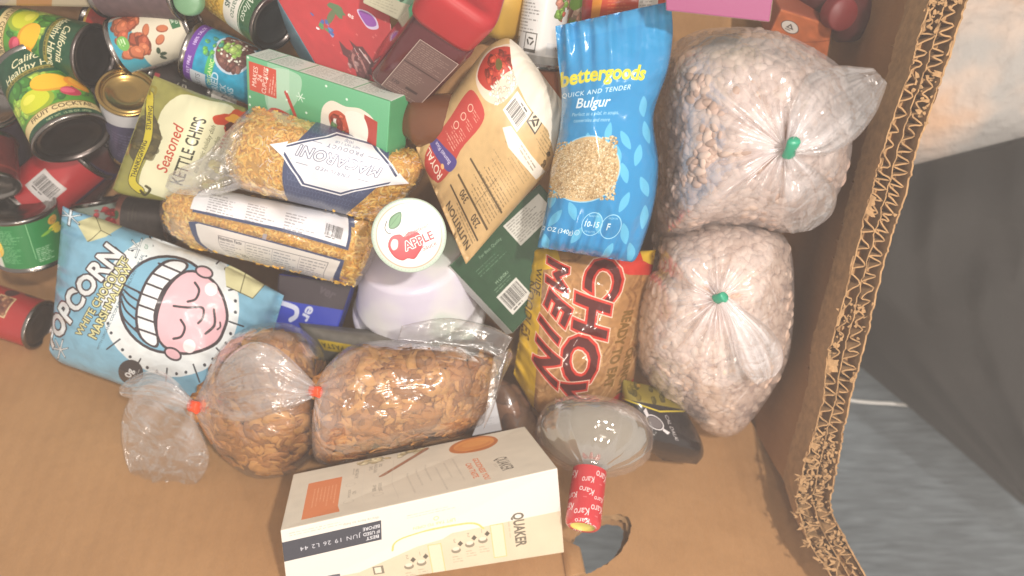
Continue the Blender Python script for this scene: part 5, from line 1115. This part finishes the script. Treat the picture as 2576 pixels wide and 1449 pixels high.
tag(link('red_bottle', *(lambda A, B: (lambda ax, X, Y: ([A + ax * h + (X * math.cos(a) + Y * math.sin(a)) * r for r, h in ((.001, 0), (.02, 0), (.023, .004), (.023, .06), (.015, .07), (.001, .072)) for a in np.linspace(0, 6.283, 24, endpoint=False)],
     [(r * 24 + i, r * 24 + (i + 1) % 24, r * 24 + 24 + (i + 1) % 24, r * 24 + 24 + i) for r in range(5) for i in range(24)]))((B - A).normalized(), *frame(B - A, Vector((0, 0, 1)))[:2]))(unp(2030, -60, -.06), unp(2140, 40, -.06)), plain('wine_plastic', '#4a1a1a', .45)), 'dark red bottle in the shade behind the orange juice carton', 'bottle')
# dark green flat box
c = Canvas(310, 250, '#27492f'); c.mottle(.03, 12, 2); c.rect(172, 20, 120, 76, '#c9c8c0'); c.lines(178, 26, 106, 9, 7.4, '#6e6d66', 2.6, .8); c.barcode(34, 150, 74, 66, 0, 8, '#cfcec8')
c.text('M LINSKI', 80, 122, 8, '#9ab29a'); c.lines(42, 132, 90, 2, 7, '#8aa48c', 2.6, .7); c.text('For Best Quality', 110, 40, 8, '#8aa48c'); c.lines(40, 60, 110, 3, 9, '#6f8f74', 2.6, .6); c.rect(0, 0, 310, 3, '#4f6f56')
tag(prism('green_box', [(1130, 668, .012), (1358, 462, .022), (1492, 616, .030), (1290, 838, .022)], .022, [printed('green_box_print', c, .35, paper=True), plain('white_card_edge', '#c9cbc6', .5, var=.04)], bevel=.0008, dirv=Vector((-.25, -.42, -.87)).normalized()), 'dark green flat box with white barcode panel under the tan pouch corner', 'carton')
# apple sauce cup
cup = empty('apple_sauce_cup', unp(1030, 595, .02), 'apple sauce cup with a round white foil lid showing a red apple', 'cup')
c = Canvas(400, 400, '#aebfb0', 1, 1.2); c.ell(200, 200, 200, None, '#b4c4b5'); c.ring(200, 200, 176, 4, '#c08a78'); c.ell(200, 200, 168, None, '#e2e0dc')
for k in range(60): a = k * .1047; c.line([(200 + 184 * math.cos(a), 200 + 184 * math.sin(a)), (200 + 192 * math.cos(a), 200 + 192 * math.sin(a))], 3, '#93a596', .7)
c.blob([(82, 250), (104, 200), (150, 190), (170, 206), (196, 182), (240, 184), (268, 220), (262, 268), (240, 300), (214, 328), (180, 322), (150, 332), (108, 308)], '#a82a34'); c.blob([(90, 250), (110, 208), (150, 198), (172, 214), (198, 190), (238, 192), (260, 224), (254, 264), (234, 294), (210, 320), (180, 314), (152, 324), (114, 302)], '#c23640')
c.blob([(96, 242), (112, 214), (136, 222), (130, 262), (106, 272)], '#e6c8c4'); c.blob([(176, 216), (196, 196), (214, 206), (204, 226)], '#a82a34')
c.blob([(96, 150), (110, 96), (166, 70), (160, 128), (128, 158)], '#3f6b48'); c.blob([(102, 146), (116, 102), (160, 80), (154, 124), (126, 150)], '#5f8f62'); c.line([(104, 144), (158, 84)], 3, '#3f6b48'); c.curve([(88, 116), (76, 150), (86, 176), (104, 184)], 5, '#33373a')
c.text('Unsweetened', 236, 176, 21, '#8f3a3e', -19, 0, sx=.86, out=('#e2e0dc', .02)); c.text('APPLE', 246, 232, 46, '#c9404a', -19, .02, sx=.95, out=('#ece6e2', .07)); c.text('Sauce', 300, 264, 25, '#8f3a3e', -19, 0, out=('#e2e0dc', .02))
lc = unp(1030, 592, .098); lax = (CAMLOC - lc).normalized(); lax = (lax + Vector((.02, -.05, 0))).normalized(); X_, Y_, Z_ = frame(lax, Vector((0, 1, .3)))
V = [lc + lax * .0005]; U = [(.5, .5)]; F = []; n_ = 64
for ri, (r, h) in enumerate(((.0265, .0004), (.0279, .0002), (.0282, -.0008), (.0278, -.0012))):
    for i in range(n_):
        a = 2 * math.pi * i / n_; rr = r * (1 + .006 * math.sin(a * 3 + 1)); V.append(lc + (X_ * math.cos(a) + Y_ * math.sin(a)) * rr + lax * (h + .0006 * math.sin(a * 2 + .5))); k = min(.5, .5 * r / .0282); U.append((.5 - k * math.cos(a), .5 + k * math.sin(a)))
for i in range(n_): F.append((0, 1 + i, 1 + (i + 1) % n_))
for r in range(3):
    for i in range(n_): F.append((1 + r * n_ + i, 1 + (r + 1) * n_ + i, 1 + (r + 1) * n_ + (i + 1) % n_, 1 + r * n_ + (i + 1) % n_))
link('foil_lid', V, F, printed('apple_lid', c, .3, crink=.12), cup, uvs=U)
lathe('cup_body', lc - lax * .0012, -lax, [(.0270, 0), (.0275, .001), (.0262, .0022), (.0252, .004), (.0205, .045), (.018, .047), (0, .047)], plain('clear_cup', '#cfc4b0', .2, var=.05), cup)
# white tub
def tubm():
    t = NT('pale_tub'); p = t.n('ShaderNodeBsdfPrincipled'); v = coords(t); t.l(ramp(t, noise_n(t, v, 16, 2, .5), (.36, lin('#ddd6e8')), (.5, lin('#ebe9ea')), (.62, lin('#c9dccb'))), p.inputs['Base Color'])
    p.inputs['Roughness'].default_value = .3; p.inputs['Coat Weight'].default_value = .3; t.l(p.outputs[0], t.out.inputs[0]); return t.m
tub = empty('white_tub', unp(1060, 760, -.06), 'large milky white plastic tub below the apple sauce cup', 'tub')
A_, B_ = unp(1035, 640, -.010), unp(1060, 800, -.050); ax = (B_ - A_).normalized(); H_ = (B_ - A_).length * .85; TB = tubm()
lathe('tub_body', A_, ax, [(0, 0), (.040, 0), (.0455, .003), (.047, .006), (.0565, H_ - .022), (.0580, H_ - .021), (.0583, H_ - .018), (.0572, H_ - .017), (.0600, H_ - .006)], TB, tub)
lathe('tub_lid', A_, ax, [(.0600, H_ - .006), (.0635, H_ - .006), (.0640, H_ - .001), (.0635, H_ + .006), (.0620, H_ + .0075), (.0585, H_ + .0070), (.0575, H_ + .0045), (.02, H_ + .0042), (0, H_ + .0042)], TB, tub)
# syrup bottle
kb = empty('syrup_bottle', unp(1500, 1110, -.02), 'clear syrup bottle lying with its red shrink wrapped cap toward the viewer', 'bottle')
E_, S_ = unp(1466, 1322, .128), unp(1482, 1196, .095); ax = (S_ - E_).normalized(); CL = (S_ - E_).length + .004
c = Canvas(420, 190, '#c23038'); R_ = random.Random(4)
for k in range(26):
    x, y = (k % 7) * 64 + R_.uniform(-8, 8) + 10, (k // 7) * 50 + 22 + (k % 2) * 18; c.text('Karo', x, y, R_.choice((17, 21, 25)), '#e6d6d4', 180 + R_.choice((-6, 2, 8)), .004, shear=.15)
    c.lines(x - 10, y + 20, 24, 1, 1, '#d98a88', 3, .7)
lathe('cap_wrap', E_, ax, [(.0100, -.0012), (.0122, -.0016), (.0140, .0002), (.0146, .003), (.0144, CL * .3), (.0146, CL * .6), (.0143, CL)], printed('karo_print', c, .2, crink=.3, bscale=1.5, coat=.4), kb, uvv=[.0, .05, .12, .2, .4, .7, 1.])
lathe('cap_end', E_, ax, [(.0104, -.0012), (.0100, .0012), (.004, .0014), (0, .0014)], plain('pale_yellow_cap', '#cbbf62', .4, var=.05), kb)
SYR = film('syrup_plastic', milk=.3, crink=.25, gloss=.04, tint='#b8ae98', gstr=3., scale=.6)
V = []; F = []; X_, Y_, Z_ = frame(ax, Vector((0, 0, 1))); prof = [(.0132, -.006), (.0142, .0), (.0210, .003), (.0330, .008), (.0430, .015), (.0490, .024), (.0505, .034), (.049, .044), (.042, .050), (.001, .052)]; n_ = 72
for r, h in prof:
    for i in range(n_):
        a = 2 * math.pi * i / n_; w = .0012 * math.sin(a * 18) * (1 if .001 < h < .03 else 0); V.append(E_ + ax * (CL + h) + (X_ * math.cos(a) + Y_ * math.sin(a)) * (r + w))
for j in range(len(prof) - 1):
    for i in range(n_): F.append((j * n_ + i, j * n_ + (i + 1) % n_, (j + 1) * n_ + (i + 1) % n_, (j + 1) * n_ + i))
link('bottle_body', V, F, SYR, kb)
lathe('syrup', E_ + ax * (CL + .004), ax, [(0, 0), (.017, .001), (.038, .012), (.0455, .021), (.0475, .032), (.040, .043), (0, .044)], plain('clear_syrup', '#8f8570', .1, alpha=.68, var=.05), kb)
# ------------------------------------------------------------------ clear tied bags
GRAIN = [plain('puffed_grain', '#cbb09e', .6, var=.12), plain('puffed_grain_b', '#bfa392', .6, var=.12), plain('puffed_grain_c', '#d4bcab', .6, var=.1)]
GRAIN_M = [plain('mauve_grain', '#b39a8e', .6, var=.12), plain('mauve_grain_b', '#a68d80', .6, var=.12), plain('mauve_grain_c', '#bfa89b', .6, var=.1)]
GRAIN_IN = plain('grain_mass', '#b0958a', .8, bs=.8, bscale=150, bdist=.003, var=.25)
FLK = [plain('bran_flake', '#c08348', .6, bs=.5, bscale=300, bdist=.001, var=.22), plain('bran_flake_b', '#9f672f', .6, bs=.5, bscale=300, bdist=.001, var=.22), plain('bran_flake_c', '#d69c58', .6, bs=.5, bscale=300, bdist=.001, var=.2)]
FLK_IN = plain('flake_mass', '#6f4528', .8, bs=.9, bscale=90, bdist=.004, var=.3)
TAPE_G = plain('green_tape', '#2f9a78', .35, var=.08); TAPE_O = plain('orange_tape', '#ee4f22', .35, var=.06)
def tape(p0, p1, r, m, parent, name='tape_tie'):
    a, b = unp(*p0), unp(*p1); ax = b - a; L = ax.length; V = []; F = []; X, Y, Z = frame(ax, Vector((0, 0, 1))); n = 20
    for h, k in ((0, .86), (.08, 1), (.5, .9), (.92, 1.04), (1, .88)):
        for i in range(n): t = 6.283 * i / n; V.append(a + Z * L * h + (X * math.cos(t) * (1.05 + .1 * math.sin(3 * t)) + Y * math.sin(t) * .8) * r * k)
    for j in range(4):
        for i in range(n): F.append((j * n + i, j * n + (i + 1) % n, (j + 1) * n + (i + 1) % n, (j + 1) * n + i))
    F.append(tuple(range(n))[::-1]); F.append(tuple(4 * n + i for i in range(n)))
    return link(name, V, F, m, parent)
def dome_bag(outline, center, zc, zlow, label, cat, n, size, seed, mats, group=None):
    t = empty('grain_bag', unp(center[0], center[1], zlow), label, cat, group)
    G = dome_grid(outline, center, zc, zlow, 34, 110, pr=2.5, q=.5, wr=.0046, ws=24, rad=.010, rf=11, seed=seed, dip=.0, dw=.1)
    V = []; F = []; nt = len(G[0]) - 1; M = []
    for j, R in enumerate(G):
        r = min(1, j / 34)
        for i, p in enumerate(R): V.append(p); a = 6.283 * i / nt; M.append(max(0, .62 * math.exp(-(r / .24) ** 2) + .34 * math.exp(-(r / .55) ** 2) * (.5 + nz((math.cos(a) * 5, math.sin(a) * 5, r), 1.) * 1.6)))
    for j in range(len(G) - 1):
        for i in range(nt): F.append((j * (nt + 1) + i, (j + 1) * (nt + 1) + i, (j + 1) * (nt + 1) + i + 1, j * (nt + 1) + i + 1))
    f = link('film', V, F, FILM_G, t); add_milk(f, M)
    # contents
    cx = sum(p[0] for p in outline) / len(outline); cy = sum(p[1] for p in outline) / len(outline)
    O2 = [(cx + (x - cx) * .955, cy + (y - cy) * .955, z - .003) for x, y, z in outline]
    K = dome_grid(O2, (lerp(cx, center[0], .6), lerp(cy, center[1], .6)), zc - .0105, zlow + .004, 22, 72, pr=2.7, q=.5, wr=.002, ws=25, seed=seed + 2)
    V = []; F = []; nt = 72
    for R in K: V += R
    for j in range(len(K) - 1):
        for i in range(nt): F.append((j * (nt + 1) + i, (j + 1) * (nt + 1) + i, (j + 1) * (nt + 1) + i + 1, j * (nt + 1) + i + 1))
    link('grain_mass', V, F, GRAIN_IN, t)
    top = K
    R_ = random.Random(seed); spots = []; nj = len(K) - 1
    def P(u, v): return gpt(top, u, v)
    while len(spots) < n:
        u = R_.random(); rr = math.sqrt(R_.random()) * 1.06; v = min(.96, rr * 22 / nj)
        p = P(u, v); e = .01; nn = (P(min(1, u + e), v) - P(max(0, u - e), v)).cross(P(u, min(1, v + e)) - P(u, max(0, v - e)))
        if nn.length < 1e-12: continue
        nn = nn.normalized(); cc = p - unp(cx, cy, -.02); nn = nn if nn.dot(cc) > 0 else -nn
        spots.append((p + nn * R_.uniform(-.0012, .0016), nn, size * R_.uniform(.7, 1.3), R_.random() * 6.28, (.6 * R_.uniform(.85, 1.2), .55 * R_.uniform(.85, 1.15)), R_.uniform(-.5, .5)))
    scatter(t, 'grain', [ICO2], mats, spots, 300)
    return t
top_o = [(1773, 86, .045), (1703, 130, .04), (1680, 180, .035), (1664, 250, .03), (1662, 350, .028), (1666, 441, .025), (1655, 510, .015), (1662, 590, .005), (1710, 600, .005), (1773, 578, .02), (1861, 572, .028), (1941, 582, .03), (1985, 584, .035), (2060, 547, .045), (2112, 481, .055), (2142, 390, .06), (2140, 300, .06), (2132, 215, .055), (2112, 166, .05), (2036, 115, .045), (1950, 79, .045), (1861, 74, .045)]
tb = dome_bag(top_o, (1975, 372), .125, -.05, 'upper clear bag of beige puffed grain with green tape beside the wall', 'grain bag', 2300, .0053, 21, GRAIN_M, group='clear bags of puffed grain')
tape((1981, 393, .128), (1998, 352, .140), .0042, TAPE_G, tb)
mk = lambda a, b: (lambda u, v: max(0, lerp(a, b, min(1, v * 1.6)) * (.65 + 1.2 * nz((u * 8, v * 2, a), 1.))))
pillow('bag_tail', [(2002, 388, 1980, 366, .132, .132, .003), (2084, 388, 1990, 270, .126, .124, .012), (2152, 350, 2036, 186, .108, .108, .015), (2200, 290, 2104, 166, .09, .09, .012), (2222, 240, 2160, 168, .082, .082, .008), (2232, 208, 2198, 172, .08, .08, .002)], FILM_T, 50, 40, tb, milk=mk(.5, .12), pleat=.005, pf=9, wr=.003, ws=45, seed=4, label='wide twisted tail reaching over the side wall')
pillow('bag_tail', [(1974, 388, 2000, 392, .128, .128, .003), (1958, 430, 2060, 430, .118, .112, .010), (1948, 490, 2104, 478, .1, .09, .012), (1962, 550, 2092, 540, .082, .074, .010), (1990, 588, 2040, 580, .07, .066, .002)], FILM_T, 50, 40, tb, milk=mk(.45, .10), pleat=.004, pf=8, wr=.003, ws=45, seed=9)
tag(prism('paper_slip', [(1703, 330, .064), (1752, 338, .072), (1748, 396, .07), (1700, 400, .06)], .0003, [carton_canvas('slip_b', 50, 64, '#d2cfd6', lambda c: c.lines(8, 12, 34, 5, 9, '#a8a6b4', 3, .6)), CREAM], tb, bevel=0))
for k in ('label', 'category'):
    pass
bot_o = [(1668, 601, .015), (1654, 668, .0), (1619, 704, .0), (1598, 795, .0), (1598, 877, .0), (1611, 932, .0), (1654, 994, .0), (1725, 1042, .0), (1790, 1092, -.01), (1850, 1094, -.015), (1905, 1040, -.005), (1970, 936, .01), (1992, 850, .015), (1998, 731, .02), (1992, 643, .025), (1970, 592, .03), (1906, 562, .03), (1817, 554, .03), (1745, 568, .02)]
bb2 = dome_bag(bot_o, (1806, 752), .098, -.06, 'lower clear bag of beige puffed grain with green tape and a white tail', 'grain bag', 2200, .0051, 33, GRAIN, group='clear bags of puffed grain')
tape((1800, 752, .100), (1824, 746, .108), .0042, TAPE_G, bb2)
pillow('bag_tail', [(1812, 762, 1828, 742, .104, .104, .003), (1832, 810, 1872, 776, .104, .104, .009), (1846, 868, 1932, 822, .100, .096, .013), (1862, 922, 1966, 872, .092, .086, .012), (1890, 958, 1968, 918, .084, .08, .006), (1906, 968, 1950, 946, .08, .076, .0)], FILM_T, 40, 44, bb2, milk=mk(.8, .5), pleat=.003, pf=6, wr=.002, ws=40, seed=2)
pillow('bag_corner', [(1830, 850, 1838, 846, .09, .09, .0), (1822, 890, 1868, 880, .086, .086, .004), (1822, 940, 1900, 930, .08, .08, .005), (1838, 965, 1930, 948, .076, .07, .002)], FILM, 24, 20, bb2, wr=.0025, ws=50, seed=2)
# bran flake bags
FP = [flake(k) for k in range(6)]
def flake_bag(rows, label, n, seed, mt):
    t, top = filled('flake_bag', rows, FILM, label, 'cereal bag', FLK_IN, FP, FLK, n, .0112, (.8, 1), 'flake', 'clear bags of bran flakes', seed=seed, tilt=.42, foff=.0016, inset=.0115, fcon=.91, nu=60, nv=60, wr=.004, ws=28, pleat=.0018, pf=14, milk=lambda u, v: max(0, .55 * math.exp(-(v / .13) ** 2) + .10 * nz((u * 7, v * 2, seed), 1.)))
    return t
f1 = flake_bag([(488, 1034, 486, 1010, .070, .070, .004), (508, 1075, 512, 962, .062, .062, .022), (552, 1142, 546, 886, .052, .052, .044), (630, 1200, 618, 826, .046, .046, .056), (720, 1196, 716, 816, .044, .044, .056), (792, 1150, 790, 860, .042, .04, .040), (840, 1080, 836, 940, .04, .04, .0)],
               'left bag of bran flakes whose spread clear tail lies on the cardboard', 330, 5, 0)
f2 = flake_bag([(793, 1000, 796, 966, .092, .092, .004), (784, 1090, 822, 920, .082, .080, .026), (806, 1166, 880, 872, .072, .07, .044), (930, 1154, 968, 860, .066, .062, .052), (1060, 1118, 1110, 864, .062, .056, .050), (1160, 1092, 1210, 882, .058, .05, .036), (1216, 1066, 1262, 910, .054, .05, .0)],
               'right clear bag of bran flakes touching the oatmeal box, tied with orange tape', 380, 6, 0)
tape((478, 1018, .080), (500, 1026, .084), .0052, TAPE_O, f1); tape((782, 982, .104), (806, 986, .108), .0044, TAPE_O, f2)
pillow('bag_tail', [(486, 1006, 484, 1036, .080, .080, .003), (444, 972, 500, 1078, .078, .070, .006), (392, 960, 524, 1132, .07, .060, .007), (335, 990, 520, 1180, .058, .056, .006), (306, 1060, 486, 1222, .05, .052, .005), (310, 1140, 430, 1238, .048, .05, .004), (330, 1196, 380, 1226, .05, .05, .0)], FILM_T, 60, 54, f1, milk=mk(.35, .02), pleat=.005, pf=10, wr=.004, ws=45, seed=3)
pillow('bag_tail', [(482, 1008, 478, 1030, .082, .082, .003), (440, 960, 440, 1022, .078, .076, .010), (390, 932, 388, 1010, .07, .068, .012), (330, 950, 318, 1000, .06, .06, .006), (300, 975, 300, 990, .058, .058, .0)], FILM_T, 40, 36, f1, milk=mk(.35, .02), pleat=.004, pf=7, wr=.003, ws=45, seed=13)
pillow('bag_tail', [(794, 968, 790, 1000, .104, .104, .003), (750, 922, 744, 1024, .108, .104, .010), (690, 872, 690, 1040, .110, .106, .012), (630, 862, 620, 1060, .106, .102, .011), (572, 900, 565, 1052, .096, .092, .007), (545, 950, 540, 1020, .088, .086, .0)], FILM_T, 60, 50, f2, milk=mk(.42, .08), pleat=.005, pf=11, wr=.003, ws=45, seed=17)
pillow('bag_end', [(1216, 1080, 1240, 900, .066, .066, .004), (1240, 1030, 1276, 880, .066, .066, .006), (1262, 960, 1286, 880, .06, .06, .004), (1276, 930, 1290, 900, .06, .06, .0)], FILM, 30, 16, f2, wr=.003, ws=50, seed=7)
pillow('bag_end', [(1000, 856, 1010, 820, .064, .064, .001), (1080, 866, 1120, 800, .062, .062, .004), (1190, 880, 1230, 820, .060, .060, .005), (1262, 900, 1290, 850, .06, .06, .0)], FILM, 24, 30, f2, wr=.004, ws=50, seed=27)
